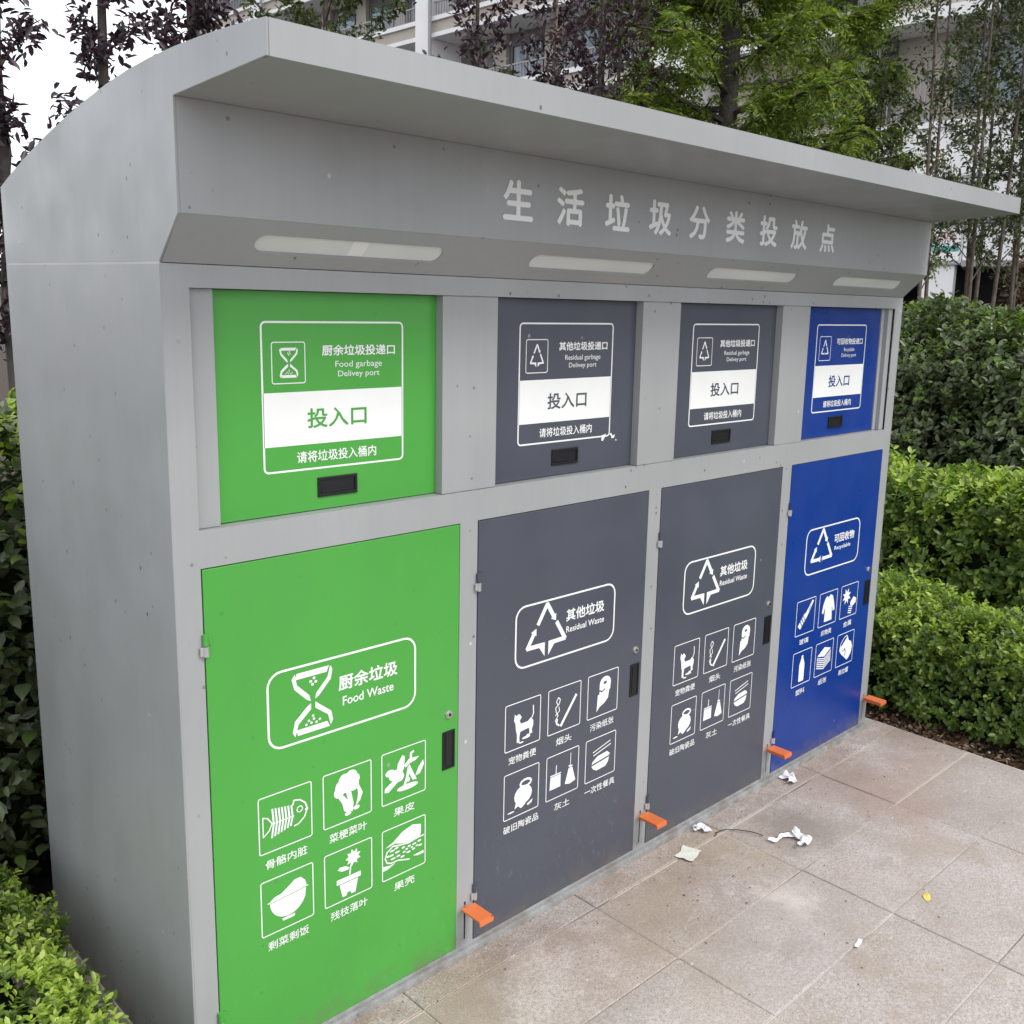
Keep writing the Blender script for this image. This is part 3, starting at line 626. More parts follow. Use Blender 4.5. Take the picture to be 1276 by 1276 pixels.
for i, (kind, mk, cn, en, cnp, enp, caps, pics) in enumerate(KINDS):
    mat = M[mk]; X = DX0+DP*i
    # ---- upper sliding delivery door
    ux0 = 0.111+0.712*i if i else 0.109
    ud = boxobj('delivery_door', 0, 0.5565 if i else 0.5590, 0, 0.012, ZU0+0.002, ZU1-0.002, mat, K, 0.0008)
    ud.location = (ux0, 0.030, 0); under(ud)
    ud['label'] = {'green': 'green food waste delivery door', 'blue': 'blue recyclables delivery door'}.get(kind, 'slate residual waste delivery door')
    p = Print(); lx = 0.2120+0.7118*i - ux0; W = 0.3535
    p.ring(lx, lx+W, 1.3575, 1.6725, 0.012, 0.0042)
    p.poly([(lx+.003, 1.413), (lx+W-.003, 1.413), (lx+W-.003, 1.526), (lx+.003, 1.526)])
    p.ring(lx+.0235, lx+.1025, 1.5435, 1.6305, 0.006, 0.0022)
    if kind == 'green': hourglass(p, lx+.041, lx+.086, 1.554, 1.620)
    else: triangle(p, lx+.063, 1.617, lx+.040, 1.569, lx+.086, 0.010 if kind == 'slate' else 0, 0.0052)
    pr = p.build('label_border', M['print'], ud, (0, -0.0006, 0))
    p = Print()
    p.text(cnp, lx+.143, lx+.330, 1.6005, 1.6225, 0.028)
    ew = .120 if kind == 'green' else (.137 if kind == 'slate' else .076)
    p.text(enp, lx+.235-ew/2, lx+.235+ew/2, 1.571, 1.5885, 0.0)
    p.text('Delivey port', lx+.235-.0535, lx+.235+.0535, 1.551, 1.5675, 0.0)
    p.text('请将垃圾投入桶内', lx+.078, lx+.278, 1.3745, 1.3985, 0.016)
    lt(p,  M['print'], ud, (0, -0.0006, 0))
    p = Print(); p.text('投入口', lx+.105, lx+.2525, 1.448, 1.489, 0.022)
    if i == 1:
        q_ = Print()
        for a in ([(.46, 1.366), (.478, 1.370), (.474, 1.360), (.466, 1.350), (.460, 1.352)], [(.492, 1.368), (.500, 1.371), (.506, 1.362), (.516, 1.366), (.513, 1.356), (.502, 1.355), (.500, 1.362)], [(.518, 1.352), (.524, 1.350), (.521, 1.345)]): q_.poly([(x_-.040, z_-.004) for x_, z_ in a])
        q_.build('peeled_scrap', M['print'], ud, (0, -0.0010, 0))
    lt(p,  mat if kind != 'slate' else M['slate'], ud, (0, -0.0012, 0))
    hx = 0.3380+0.7108*i - ux0
    bm = bmesh.new()
    for a in ((hx, hx+.100, 1.2955, 1.3015), (hx, hx+.100, 1.3325, 1.3385)): box(bm, a[0], a[1], -0.004, 0.001, a[2], a[3], 0.001)
    for a in ((hx, hx+.006), (hx+.094, hx+.100)): box(bm, a[0], a[1], -0.0038, 0.001, 1.302, 1.332, 0.001)
    box(bm, hx+.006, hx+.094, -0.0006, 0.0008, 1.3018, 1.3322)
    box(bm, hx+.010, hx+.088, -0.0030, -0.0008, 1.3045, 1.3085, .0008)
    bmobj('handle', bm, M['black'], ud)
    # ---- lower service door
    e = 0.0028
    ld = boxobj('bin_door', e, DW-e, 0.0, 0.014, ZB0+e, ZB1-e, mat, K, 0.0015); ld.location = (X, -0.0012, 0); under(ld)
    ld['label'] = {'green': 'green food waste bin door', 'blue': 'blue recyclables bin door'}.get(kind, 'slate residual waste bin door')
    dz = 0 if kind == 'green' else 0.011
    p = Print(); p.ring(.1325, .5250, .758+dz*.3, .9365, 0.035, 0.0052)
    p.build('title_border', M['print'], ld, (0, -0.0006, 0))
    p = Print()
    if kind == 'green': hourglass(p, .190, .296, .771, .924)
    else: triangle(p, .249, .925, .177, .812, .321, 0.034 if kind == 'slate' else 0, 0.0145)
    p.build('emblem', M['print'], ld, (0, -0.0006, 0))
    p = Print()
    if kind == 'green': p.text(cn, .310, .470, .8515, .8865, 0.028); p.text(en, .320, .459, .8145, .8355, 0.02)
    elif kind == 'slate': p.text(cn, .324, .478, .8585, .892, 0.028); p.text(en, .325, .479, .826, .8435, 0.02)
    else: p.text(cn, .334, .482, .8585, .892, 0.028); p.text(en, .340, .458, .826, .8455, 0.02)
    bx0 = .1045 if kind == 'green' else .1025
    for q in range(6):
        cx = bx0+0.1595*(q % 3)+.066; zb = (.5255 if q < 3 else .3265)+dz
        n = len(caps[q]); wch = .0255 if n > 2 else .031
        if n == 5: wch = .0262
        p.text(caps[q], cx-wch*n/2, cx+wch*n/2, zb-.0385, zb-.0165, 0.010)
    lt(p,  M['print'], ld, (0, -0.0006, 0))
    for q in range(6):
        x0 = bx0+0.1595*(q % 3); zb = (.5255 if q < 3 else .3265)+dz
        p = Print(); p.ring(x0, x0+.1315, zb, zb+.1345, 0.006, 0.0026)
        T = mkT(x0+.0020, zb+.003, .1275)
        pics[q](p, T)
        po = p.build('pictogram', M['print'], ld, (0, -0.0006, 0))
        if pics[q] in EXTRA:
            # knocked-out lines show the door paint: part of the same pictogram mesh
            p2 = Print(); EXTRA[pics[q]](p2, T)
            me = po.data; bm = bmesh.new(); bm.from_mesh(me)
            for f in p2.f:
                vs = [bm.verts.new((p2.v[k][0], -0.0006, p2.v[k][2])) for k in f]
                a = sum(vs[k].co.x*vs[(k+1) % len(vs)].co.z-vs[(k+1) % len(vs)].co.x*vs[k].co.z for k in range(len(vs)))
                ff = bm.faces.new(vs if a > 0 else vs[::-1]); ff.material_index = 1
            bm.to_mesh(me); bm.free(); me.materials.append(mat)
    # recessed pull and lock
    bm = bmesh.new(); hx, hz0, hz1 = .6065, .559, .661
    box(bm, hx, hx+.005, -0.003, 0.001, hz0, hz1, .001); box(bm, hx+.034, hx+.039, -0.003, 0.001, hz0, hz1, .001)
    box(bm, hx+.005, hx+.034, -0.0028, 0.001, hz1-.005, hz1, .001); box(bm, hx+.005, hx+.034, -0.0028, 0.001, hz0, hz0+.005, .001)
    box(bm, hx+.005, hx+.034, -0.0007, 0.0005, hz0+.005, hz1-.005)
    box(bm, hx+.009, hx+.016, -0.0024, -0.0009, hz0+.010, hz1-.010, .0006)
    bmobj('pull_handle', bm, M['black'], ld)
    bm = bmesh.new()
    for rr, d0, d1, mi in ((.0115, 0.0, .0035, 0), (.0085, .0035, .0065, 0), (.0045, .0062, .0072, 1)):
        r = bmesh.ops.create_cone(bm, cap_ends=True, segments=20, radius1=rr, radius2=rr*.92, depth=d1-d0, matrix=Matrix.Translation((.626, -(d0+d1)/2, .705)) @ Matrix.Rotation(math.pi/2, 4, 'X'))
        for v in r['verts']:
            for f in v.link_faces: f.material_index = mi
    bmobj('lock', bm, [M['chrome'], M['black']], ld)
    for hz in (1.033, 0.178):
        bm = bmesh.new(); tube(bm, [(0.002, -0.004, hz-0.024), (0.002, -0.004, hz-0.003)], [.0062]*2, 10); box(bm, -0.010, 0.003, -0.006, -0.0008, hz-.022, hz-.004, .001)
        ho = bmobj('hinge', bm, M['zinc'], ld)
        bm = bmesh.new(); tube(bm, [(0.002, -0.004, hz-0.001), (0.002, -0.004, hz+0.022)], [.0062]*2, 10); box(bm, 0.001, 0.014, -0.006, -0.0008, hz+.001, hz+.020, .001)
        bmobj('hinge', bm, mat, ld)
    # foot pedal on the post
    s = slotx[i]; bm = bmesh.new()
    box(bm, s-.023, s+.023, -.088, -.012, .1455, .1515, .0016)
    box(bm, s-.023, s+.023, -.090, -.085, .1365, .1475, .0012)
    box(bm, s-.003, s+.003, -.080, .03, .128, .146, .001)
    pd = bmobj('foot_pedal', bm, M['orange'], K); under(pd)

# ------------------------------------------------------------------ litter on the slabs
def crumple(name, label, cat, loc, sx, sy, rot, amp, seed, mat, group=None, nx=16, ny=9):
    rnd = random.Random(seed); vs = []; fl = 1 if amp > .01 else .15
    ph = [rnd.uniform(0, 6.28) for _ in range(8)]
    for j in range(ny+1):
        for i in range(nx+1):
            a, b = i/nx-.5, j/ny-.5
            z = amp*(.55+.30*math.sin(9*a+ph[0]+4*b)+.28*abs(math.sin(6*b+5*a+ph[1]))+.22*math.sin(17*a-8*b+ph[2]))
            x = sx*a*(1+.22*fl*math.sin(7*b+ph[3]))+amp*.5*math.sin(12*b+ph[4]); y = sy*b*(1+.35*fl*math.sin(6*a+ph[5]))+amp*.8*math.sin(8*a+ph[6])
            vs.append((x, y, max(0.0015, z)))
    fs = [(j*(nx+1)+i, j*(nx+1)+i+1, (j+1)*(nx+1)+i+1, (j+1)*(nx+1)+i) for j in range(ny) for i in range(nx)]
    o = meshobj(name, vs, fs, mat, None, loc); o.rotation_euler = (0, 0, rot); return tag(o, label, cat, group)
G1 = 'crumpled tissues dropped on the paving'
crumple('tissue', 'crumpled white tissue lying in front of the blue bin door', 'tissue', (2.265, -0.045, 0.002), .075, .045, .7, .014, 3, M['tissue'], G1)
crumple('tissue', 'narrow twisted strip of white tissue, left one of the pair on the stained slab', 'tissue', (1.885, -.255, .002), .095, .016, -.35, .009, 5, M['tissue'], G1)
crumple('tissue', 'crumpled white tissue standing up beside the twisted strip on the stained slab', 'tissue', (1.925, -.305, .002), .085, .030, .9, .018, 9, M['tissue'], G1)
crumple('tissue', 'small pointed scrap of tissue close to the base of the second slate door', 'tissue', (1.730, -.045, .004), .045, .022, 2.2, .016, 14, M['tissue'], G1)
crumple('paper_scrap', 'flat pale square of paper lying beside the dark cord', 'paper', (1.580, -.105, .0035), .075, .060, .3, .003, 21, plain('cream_paper', (0.66, 0.68, 0.60), .8), None, 6, 6)
crumple('paper_scrap', 'tiny torn white scrap on the joint in the middle of the paving', 'paper', (1.571, -.706, .0015), .042, .012, .2, .0012, 22, M['tissue'], None, 6, 4)
bm = bmesh.new(); lf = [(-.024, 0), (-.012, .010), (.004, .012), (.020, .006), (.030, 0), (.018, -.008), (0, -.011), (-.014, -.008)]
c = bm.verts.new((0, 0, .004)); vs = [bm.verts.new((x, y, .0015+.004*((k*7) % 3)/3)) for k, (x, y) in enumerate(lf)]
for k in range(8): bm.faces.new((c, vs[k], vs[(k+1) % 8]))
tube(bm, [(-.022, 0, .003), (-.036, -.004, .006)], [.0008, .0006], 5)
o = bmobj('fallen_leaf', bm, M['yleaf'], None, (1.924, -.739, .001)); tag(o, 'single yellow fallen leaf on the paving', 'leaf'); o.rotation_euler = (0, 0, .5)
cp = [(1.730, -.100), (1.755, -.088), (1.790, -.098), (1.818, -.128), (1.842, -.165), (1.850, -.205)]
bm = bmesh.new(); pts = []
for k in range(26):
    s = k/25*(len(cp)-1); i = min(int(s), len(cp)-2); f = s-i
    pts.append((cp[i][0]*(1-f)+cp[i+1][0]*f+.002*math.sin(k*1.1), cp[i][1]*(1-f)+cp[i+1][1]*f+.002*math.cos(k*1.7), .004+.003*abs(math.sin(k*.5))))
tube(bm, pts, [.0016]*26, 6); tag(bmobj('cord', bm, M['cord'], None, smooth=True), 'thin dark curved piece of cord between the paper scraps', 'cord')

# ------------------------------------------------------------------ foliage tools
def unit(a): return a/np.maximum(np.linalg.norm(a, axis=1, keepdims=True), 1e-9)
def leaves(name, P, D, Ln, Wd, m, parent=None, up=None, fold=0.25, droop=0.12, lite=False, kind='stuff', loc=None):
    """one mesh of many leaves; P base, D direction, Ln length, Wd width"""
    n = len(P); D = unit(D); Ln = np.asarray(Ln)*np.ones(n); Wd = np.asarray(Wd)*np.ones(n)
    if up is None: up = RNG.normal(size=(n, 3))*0.55+np.array([0, 0, 1.0])
    Sd = unit(np.cross(D, up)); N = np.cross(Sd, D)
    l, w = Ln[:, None], Wd[:, None]/2
    tip = P+D*l-N*l*droop
    if lite:
        mid = P+D*l*0.5
        V = np.stack([P, mid+Sd*w+N*w*fold, tip, mid-Sd*w+N*w*fold], 1); k = 4
        F = np.array([[0, 1, 2], [0, 2, 3]])
    else:
        V = np.stack([P, P+D*l*.30+Sd*w*.85+N*w*fold, P+D*l*.68+Sd*w*.80+N*(w*fold-l*droop*.4), tip,
                      P+D*l*.68-Sd*w*.80+N*(w*fold-l*droop*.4), P+D*l*.30-Sd*w*.85+N*w*fold], 1); k = 6
        F = np.array([[0, 1, 2, 3], [0, 3, 4, 5]])
    V = V.reshape(-1, 3); F = (F[None]+(np.arange(n)*k)[:, None, None]).reshape(-1, F.shape[1])
    me = bpy.data.meshes.new(name); me.vertices.add(len(V)); me.vertices.foreach_set('co', V.ravel())
    q = F.shape[1]; me.loops.add(F.size); me.loops.foreach_set('vertex_index', F.ravel().astype(np.int32))
    me.polygons.add(len(F)); me.polygons.foreach_set('loop_start', np.arange(0, F.size, q, dtype=np.int32))
    me.materials.append(m); me.update(calc_edges=True)
    o = bpy.data.objects.new(name, me); link(o, parent)
    if loc is not None: o.location = loc
    if kind: o['kind'] = kind
    return o

def hedge(name, label, cat, bx, n, per, ll, m, my=None, young=0.25, jit=.03, p_=5.0, faces=None, youngtop=True, group=None, lump=.04, seed=1, droop=.12):
    x0, x1, y0, y1, h = bx
    rg = np.random.default_rng(seed); root = empty(name, label, cat, ((x0+x1)/2, (y0+y1)/2, 0), group)
    hx, hy, hz = (x1-x0)/2, (y1-y0)/2, h
    areas = np.array([4*hx*hy]+[2*hy*hz*.9]*2+[2*hx*hz*.9]*2); wgt = areas*(np.array(faces) if faces else 1); wgt = wgt/wgt.sum()
    f = rg.choice(5, size=n, p=wgt); b = rg.uniform(-1, 1, (n, 3)); b[:, 2] = rg.uniform(0.03, 1, n)
    b[f == 0, 2] = 1; b[f == 1, 0] = -1; b[f == 2, 0] = 1; b[f == 3, 1] = -1; b[f == 4, 1] = 1
    nr = (np.abs(b)**p_).sum(1)**(1/p_); v = b/nr[:, None]
    N = unit(np.sign(v)*np.abs(v)**(p_-1)/np.array([hx, hy, hz])); N = unit(N)
    P = v*np.array([hx, hy, hz])
    tall = (rg.random(n) < .03)*rg.uniform(.02, .07, n)*np.clip(N[:, 2], 0, 1)
    lum = tall+lump*(np.sin(P[:, 0]*9+seed)*np.sin(P[:, 1]*8+1.3*seed)+.6*np.sin(P[:, 2]*13+P[:, 0]*5+seed)+.5*np.sin(P[:, 1]*21+P[:, 0]*17)*np.sin(P[:, 2]*19))
    dep = rg.exponential(jit*1.1, n)*1.15-jit*.35; P = P+N*(lum-dep)[:, None]
    P[:, 2] = np.maximum(P[:, 2], .015)
    sh = unit(N*.8+np.array([0, 0, .75])+rg.normal(size=(n, 3))*.38)          # shoot direction
    isy = (rg.random(n) < young*np.clip(.18+1.25*N[:, 2]+.75*(P[:, 2]/h-.5), .03, 1.6)) & (dep < jit*1.6)  # lime new growth, also weighted to paint lit tops and shaded lower sides
    def grow(sel, mm, nm, sc):
        k = int(sel.sum())
        if not k: return
        Pp = np.repeat(P[sel], per, 0); Dd = np.repeat(sh[sel], per, 0); i = np.tile(np.arange(per), k)
        t = rg.normal(size=(k*per, 3)); t = unit(t-Dd*(t*Dd).sum(1, keepdims=True))
        base = Pp+Dd*(i/per)[:, None]*ll*1.5
        d = unit(Dd*(.35+.5*(i/per))[:, None]+t*.9)
        s = ll*sc*rg.uniform(.65, 1.2, k*per)
        leaves(nm, base, d, s, s*.56, mm, root, up=Dd+rg.normal(size=Dd.shape)*.25, fold=.22, droop=droop)
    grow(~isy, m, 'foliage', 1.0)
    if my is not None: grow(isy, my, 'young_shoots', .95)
    # solid near-black core, painting the shade deep inside the hedge
    bm = bmesh.new(); bmesh.ops.create_grid(bm, x_segments=2, y_segments=2, size=1); bm.clear()
    bmesh.ops.create_cube(bm, size=2.0); bmesh.ops.subdivide_edges(bm, edges=bm.edges, cuts=7, use_grid_fill=True)
    for vv in bm.verts:
        c = Vector((vv.co.x, vv.co.y, (vv.co.z+1)/2)); q = (abs(c.x)**p_+abs(c.y)**p_+abs(c.z)**p_)**(1/p_) or 1
        mxx = max(abs(c.x), abs(c.y), abs(c.z)) or 1
        s = mxx/q
        ins = min(jit*3.2, .13)
        vv.co = Vector((c.x*s*(hx-ins), c.y*s*(hy-ins), c.z*s*(hz-ins)))+Vector((random.uniform(-1, 1), random.uniform(-1, 1), 0))*.012
    bmobj('shade_core', bm, M['coreshade'], root)
    return root

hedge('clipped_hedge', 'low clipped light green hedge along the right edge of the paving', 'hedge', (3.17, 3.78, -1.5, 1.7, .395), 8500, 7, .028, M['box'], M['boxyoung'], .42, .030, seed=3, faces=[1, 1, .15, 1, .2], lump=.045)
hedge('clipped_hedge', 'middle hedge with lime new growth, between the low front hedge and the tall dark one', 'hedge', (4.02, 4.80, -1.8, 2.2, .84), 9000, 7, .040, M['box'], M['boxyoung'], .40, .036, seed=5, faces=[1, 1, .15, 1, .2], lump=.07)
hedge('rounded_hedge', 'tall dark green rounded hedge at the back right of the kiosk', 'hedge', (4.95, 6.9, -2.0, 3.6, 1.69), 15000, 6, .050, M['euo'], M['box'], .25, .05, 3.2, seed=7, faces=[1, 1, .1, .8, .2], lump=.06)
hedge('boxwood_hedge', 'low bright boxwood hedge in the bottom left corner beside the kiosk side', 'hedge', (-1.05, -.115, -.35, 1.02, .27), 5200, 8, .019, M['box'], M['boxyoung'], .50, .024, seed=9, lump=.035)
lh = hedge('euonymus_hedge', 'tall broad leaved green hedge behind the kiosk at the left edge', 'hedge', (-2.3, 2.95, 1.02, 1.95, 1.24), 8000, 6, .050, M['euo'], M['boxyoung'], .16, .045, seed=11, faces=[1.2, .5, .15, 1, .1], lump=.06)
# near large leaves of that hedge, each its own
lmesh = []
for k in range(3):
    bm = bmesh.new(); n = 7; L, W = .052, .030+.003*k
    mid = [bm.verts.new((L*i/n, 0, .004*math.sin(math.pi*i/n)-.010*(i/n)**2)) for i in range(n+1)]
    for s in (1, -1):
        e = [bm.verts.new((L*i/n, s*W/2*math.sin(math.pi*(i/n)**.85)**.8, .006-.010*(i/n)**2)) for i in range(1, n)]
        bm.faces.new([mid[0], e[0], mid[1]][::s]); bm.faces.new([mid[n-1], e[-1], mid[n]][::s])
        for i in range(1, n-1): bm.faces.new([mid[i], e[i-1], e[i], mid[i+1]][::s])
    me = bpy.data.meshes.new('leaf'); bm.to_mesh(me); bm.free(); me.materials.append(M['euo'] if k else M['box']); me.polygons.foreach_set('use_smooth', [True]*len(me.polygons)); lmesh.append(me)
for k in range(170):
    o = bpy.data.objects.new('leaf', lmesh[k % 3]); z = random.uniform(.05, 1.18); xx = random.uniform(-.62, .10)
    o.location = Vector((xx, 1.0-random.uniform(-.035, .035)+.0*z, z))-lh.location
    d = Vector((random.uniform(-.8, .8), random.uniform(-1.1, -.3), random.uniform(-.5, .7)))
    o.rotation_euler = (d.to_track_quat('X', 'Z').to_euler()); o.scale = (random.uniform(.7, 1.25),)*3; link(o, lh)

# mulch and dead leaves at the hedge foot
n = 5200
P = np.stack([3.02+RNG.gamma(2.0, .055, n), RNG.uniform(-1.6, 1.2, n), RNG.uniform(-.035, -.004, n)], 1)
D = np.stack([RNG.normal(size=n), RNG.normal(size=n), RNG.normal(size=n)*.25+.1], 1)
o = leaves('leaf_litter', P, D, RNG.uniform(.012, .035, n), RNG.uniform(.004, .014, n), M['dry']); tag(o, 'brown dead leaves and mulch on the soil at the foot of the right hedges', 'leaf litter')
n = 420
P = np.stack([RNG.uniform(.2, 3.0, n), -RNG.gamma(1.3, .22, n), np.full(n, .002)], 1)
D = np.stack([RNG.normal(size=n), RNG.normal(size=n), np.zeros(n)], 1)
o = leaves('ground_crumbs', P, D, RNG.uniform(.003, .010, n), RNG.uniform(.002, .005, n), M['dry'], lite=True); tag(o, 'tiny crumbs and bits of dry leaf scattered on the paving along the doors', 'debris')
gs = boxobj('soil_strip', 3.026, 8.0, -4, 4, -.058, -.032, M['soil']); gs['kind'] = 'structure'

# ------------------------------------------------------------------ trees
def wiggle(a, b, n, amp, rg):
    a, b = Vector(a), Vector(b); out = []; off = Vector((0, 0, 0))
    for i in range(n+1):
        t = i/n; off += Vector((rg.uniform(-1, 1), rg.uniform(-1, 1), 0))*amp/n**.5 if 0 < i else Vector((0, 0, 0))
        out.append(a.lerp(b, t)+off)
    return out
def tree(name, label, cat, loc, h, r, m_leaf, leafL, nlimb, z0, spread, rise, nleaf, group=None, seed=1, stems=None, droop=.3, leafW=.5, frond=False, bark='bark', zmax=None, lean=(0, 0), sub=3, thick=.35):
    rg = random.Random(seed); ng = np.random.default_rng(seed)
    root = empty(name, label, cat, loc, group)
    stems = stems or [((0, 0), lean)]
    limbs = []; segs = []
    bmL = bmesh.new()
    for si, (b0, ln) in enumerate(stems):
        pts = wiggle((b0[0], b0[1], -.06), (b0[0]+ln[0], b0[1]+ln[1], h), 9, .05*h/6, rg)
        bm = bmesh.new(); tube(bm, pts, [max(.006, r*(1-.80*i/9)) for i in range(10)], 9)
        bmobj('trunk', bm, M[bark], root, smooth=True)
        for k in range(nlimb):
            t = z0+(1-z0)*(k+rg.random())/nlimb; s = t*9; i = min(int(s), 8); p = pts[i].lerp(pts[i+1], s-i)
            a = k*2.4+rg.uniform(-.5, .5)+si; ll = spread*(1-.55*max(0, (t-z0)/(1-z0)))*rg.uniform(.65, 1.15)
            q = p+Vector((math.cos(a)*ll, math.sin(a)*ll, rise*ll*rg.uniform(.6, 1.3)))
            lp = wiggle(p, q, 5, ll*.10, rg)
            for j in range(1, 6): lp[j].z += rise*.10*ll*(j/5)**2
            rr = max(.004, r*(1-.8*t)*thick); tube(bmL, lp, [rr*(1-.8*j/5) for j in range(6)], 5)
            segs += [(lp[j], lp[j+1]) for j in range(1, 5)]*2
            for w in range(sub):
                j = rg.randint(1, 4); p2 = lp[j].lerp(lp[j+1], rg.random()); a2 = a+rg.uniform(-1.3, 1.3); l2 = ll*rg.uniform(.25, .5)
                q2 = p2+Vector((math.cos(a2)*l2, math.sin(a2)*l2, l2*rise*rg.uniform(.2, 1.2))); tube(bmL, [p2, p2.lerp(q2, .5), q2], [rr*.45, rr*.3, rr*.15], 4)
                segs += [(p2, q2)]*2
    b = bmobj('branches', bmL, M[bark], root); b['kind'] = 'stuff'
    A = np.array([[*s[0]] for s in segs]); B = np.array([[*s[1]] for s in segs])
    idx = ng.integers(0, len(segs), nleaf); t = ng.random(nleaf)[:, None]
    P = A[idx]*(1-t)+B[idx]*t; D0 = unit(B[idx]-A[idx])
    D = unit(D0*.5+ng.normal(size=(nleaf, 3))*.65+np.array([0, 0, -droop]))
    if not frond:
        s = leafL*ng.uniform(.6, 1.2, nleaf)
        P = P+ng.normal(size=P.shape)*leafL*.55
        leaves('crown', P, D, s, s*leafW, m_leaf, root, droop=.18)
    else:
        D = unit(D0*.5+ng.normal(size=(nleaf, 3))*.45+np.array([0, 0, -.25])); FL = .30*ng.uniform(.7, 1.2, nleaf)
        to = Vector((-.8-loc[0], -1.83-loc[1], 0)).normalized(); al = P[:, 0]*to.x+P[:, 1]*to.y; ac = -P[:, 0]*to.y+P[:, 1]*to.x
        keep = ~((al > -.2) & (np.abs(ac+.02) < (.22 if seed == 41 else .10)) & (P[:, 2] < 4.9) & (ng.random(nleaf) < .93)); P, D, D0, FL = P[keep], D[keep], D0[keep], FL[keep]; nleaf = len(P)
        npair = 8; PP = []; DD = []; LL = []
        up = unit(ng.normal(size=(nleaf, 3))*.35+np.array([0, 0, 1.])); Sd = unit(np.cross(D, up))
        for i in range(npair):
            t = (i+1)/npair
            pp = P+D*(FL*t)[:, None]+np.array([0, 0, -.35])*(FL*t*t)[:, None]
            for sg in (1, -1):
                PP.append(pp); DD.append(Sd*sg+D*.55+np.array([0, 0, -.25])); LL.append(leafL*(1.05-.55*abs(t-.45))*np.ones(nleaf))
        leaves('crown', np.concatenate(PP), np.concatenate(DD), np.concatenate(LL), np.concatenate(LL)*.36, m_leaf, root, lite=True, droop=.1)
    return root
GP = 'purple leaved plum trees behind the kiosk'
pl = M['plum']
tree('plum_tree', 'dark purple leaved tree whose trunk is cut by the left edge of the picture', 'tree', (.66, 3.0, 0), 5.2, .055, pl, .056, 40, .25, .20, 1.1, 4200, GP, 21, sub=3, leafW=.44)
tree('plum_tree', 'dark purple leaved tree alone against the white sky, second from the left', 'tree', (1.10, 3.05, 0), 5.0, .040, pl, .054, 40, .33, .21, 1.0, 3600, GP, 22, sub=3, leafW=.44)
tree('plum_tree', 'dense dark purple leaved tree at the left of the far white windows', 'tree', (1.66, 3.35, 0), 5.2, .045, pl, .056, 46, .36, .24, 1.0, 7500, GP, 23, sub=4, leafW=.46)
tree('plum_tree', 'purple leaved tree right of the first tall white pilaster', 'tree', (5.05, 5.0, 0), 6.4, .035, pl, .07, 26, .35, .50, 1.3, 2400, GP, 24, sub=3)
tree('plum_tree', 'purple leaved tree with a pale leaning stem above the middle of the roof', 'tree', (5.55, 4.8, 0), 6.4, .030, pl, .07, 30, .35, .50, 1.3, 3400, GP, 25, lean=(.35, .1), bark='barkpale')
tree('plum_tree', 'dense purple leaved tree left of the large green tree, with two stems', 'tree', (6.35, 5.0, 0), 6.6, .035, pl, .07, 34, .33, .60, 1.2, 5000, GP, 26, stems=[((0, 0), (.2, 0)), ((.25, .1), (.6, .2))])
tree('plum_tree', 'purple leaved tree whose crown touches the left side of the large green tree', 'tree', (7.35, 5.8, 0), 6.6, .040, pl, .07, 34, .33, .60, 1.2, 3500, GP, 27)
tree('privet_tree', 'green bushy tree with a few reddish leaves above the roof lip at the upper left', 'tree', (4.30, 6.2, 0), 6.2, .05, M['privet'], .06, 50, .35, .85, .8, 11000, None, 31, sub=4)
tree('privet_shrub', 'yellow green shrub growing low among the purple trees', 'shrub', (5.6, 5.6, 0), 3.75, .03, M['privet'], .06, 26, .45, .55, 1.0, 2200, None, 32)
tree('privet_shrub', 'small green shrub between the purple trees and the white pillar', 'shrub', (8.3, 6.4, 0), 3.6, .03, M['privet'], .06, 24, .45, .5, 1.0, 1600, None, 33)
tree('honey_locust', 'large light green feathery leaved tree with a thick dark trunk behind the roof', 'tree', (8.70, 5.1, 0), 8.2, .175, M['ash'], .078, 74, .22, 1.75, .25, 8200, None, 41, frond=True, sub=4, thick=.4)
tree('honey_locust', 'light green feathery leaved tree right of the thick trunked one, with a slanting trunk', 'tree', (11.2, 5.3, 0), 8.0, .09, M['ash'], .078, 40, .24, 1.15, .30, 3000, None, 42, frond=True, sub=4, lean=(.5, .1))
GM = 'thin multi stemmed trees above the dark hedge'
st = [((0, 0), (-.35, .1)), ((.12, .05), (.05, .2)), ((.2, -.1), (.45, -.1))]
my = M['myrtle']
tree('crape_myrtle', 'thin multi stemmed tree right behind the right end of the roof', 'tree', (9.75, 3.1, 0), 6.5, .028, my, .062, 22, .30, .65, 1.1, 4200, GM, 51, stems=[((0, 0), (-.3, .1)), ((.15, .05), (.25, .2))], bark='barkmid')
tree('crape_myrtle', 'thin multi stemmed tree with four pale stems over the tall dark hedge', 'tree', (10.65, 3.0, 0), 6.8, .032, my, .062, 22, .30, .75, 1.1, 9500, GM, 52, stems=st+[((.36, .1), (.6, .3))], bark='barkmid')
tree('crape_myrtle', 'thin multi stemmed tree cut by the right edge of the picture', 'tree', (11.75, 2.9, 0), 6.8, .030, my, .062, 24, .28, .8, 1.1, 9500, GM, 53, stems=st, bark='barkmid')
tree('crape_myrtle', 'leafy small tree filling the gap between the feathery tree and the stems at right', 'tree', (9.9, 3.9, 0), 4.4, .028, my, .08, 26, .45, .65, .8, 1900, GM, 54)
tree('dry_shrub', 'orange brown dried shrub standing behind the tall dark hedge at the right edge', 'shrub', (13.4, 3.5, 0), 2.35, .03, M['dry'], .09, 26, .30, .34, 1.0, 1500, None, 61)

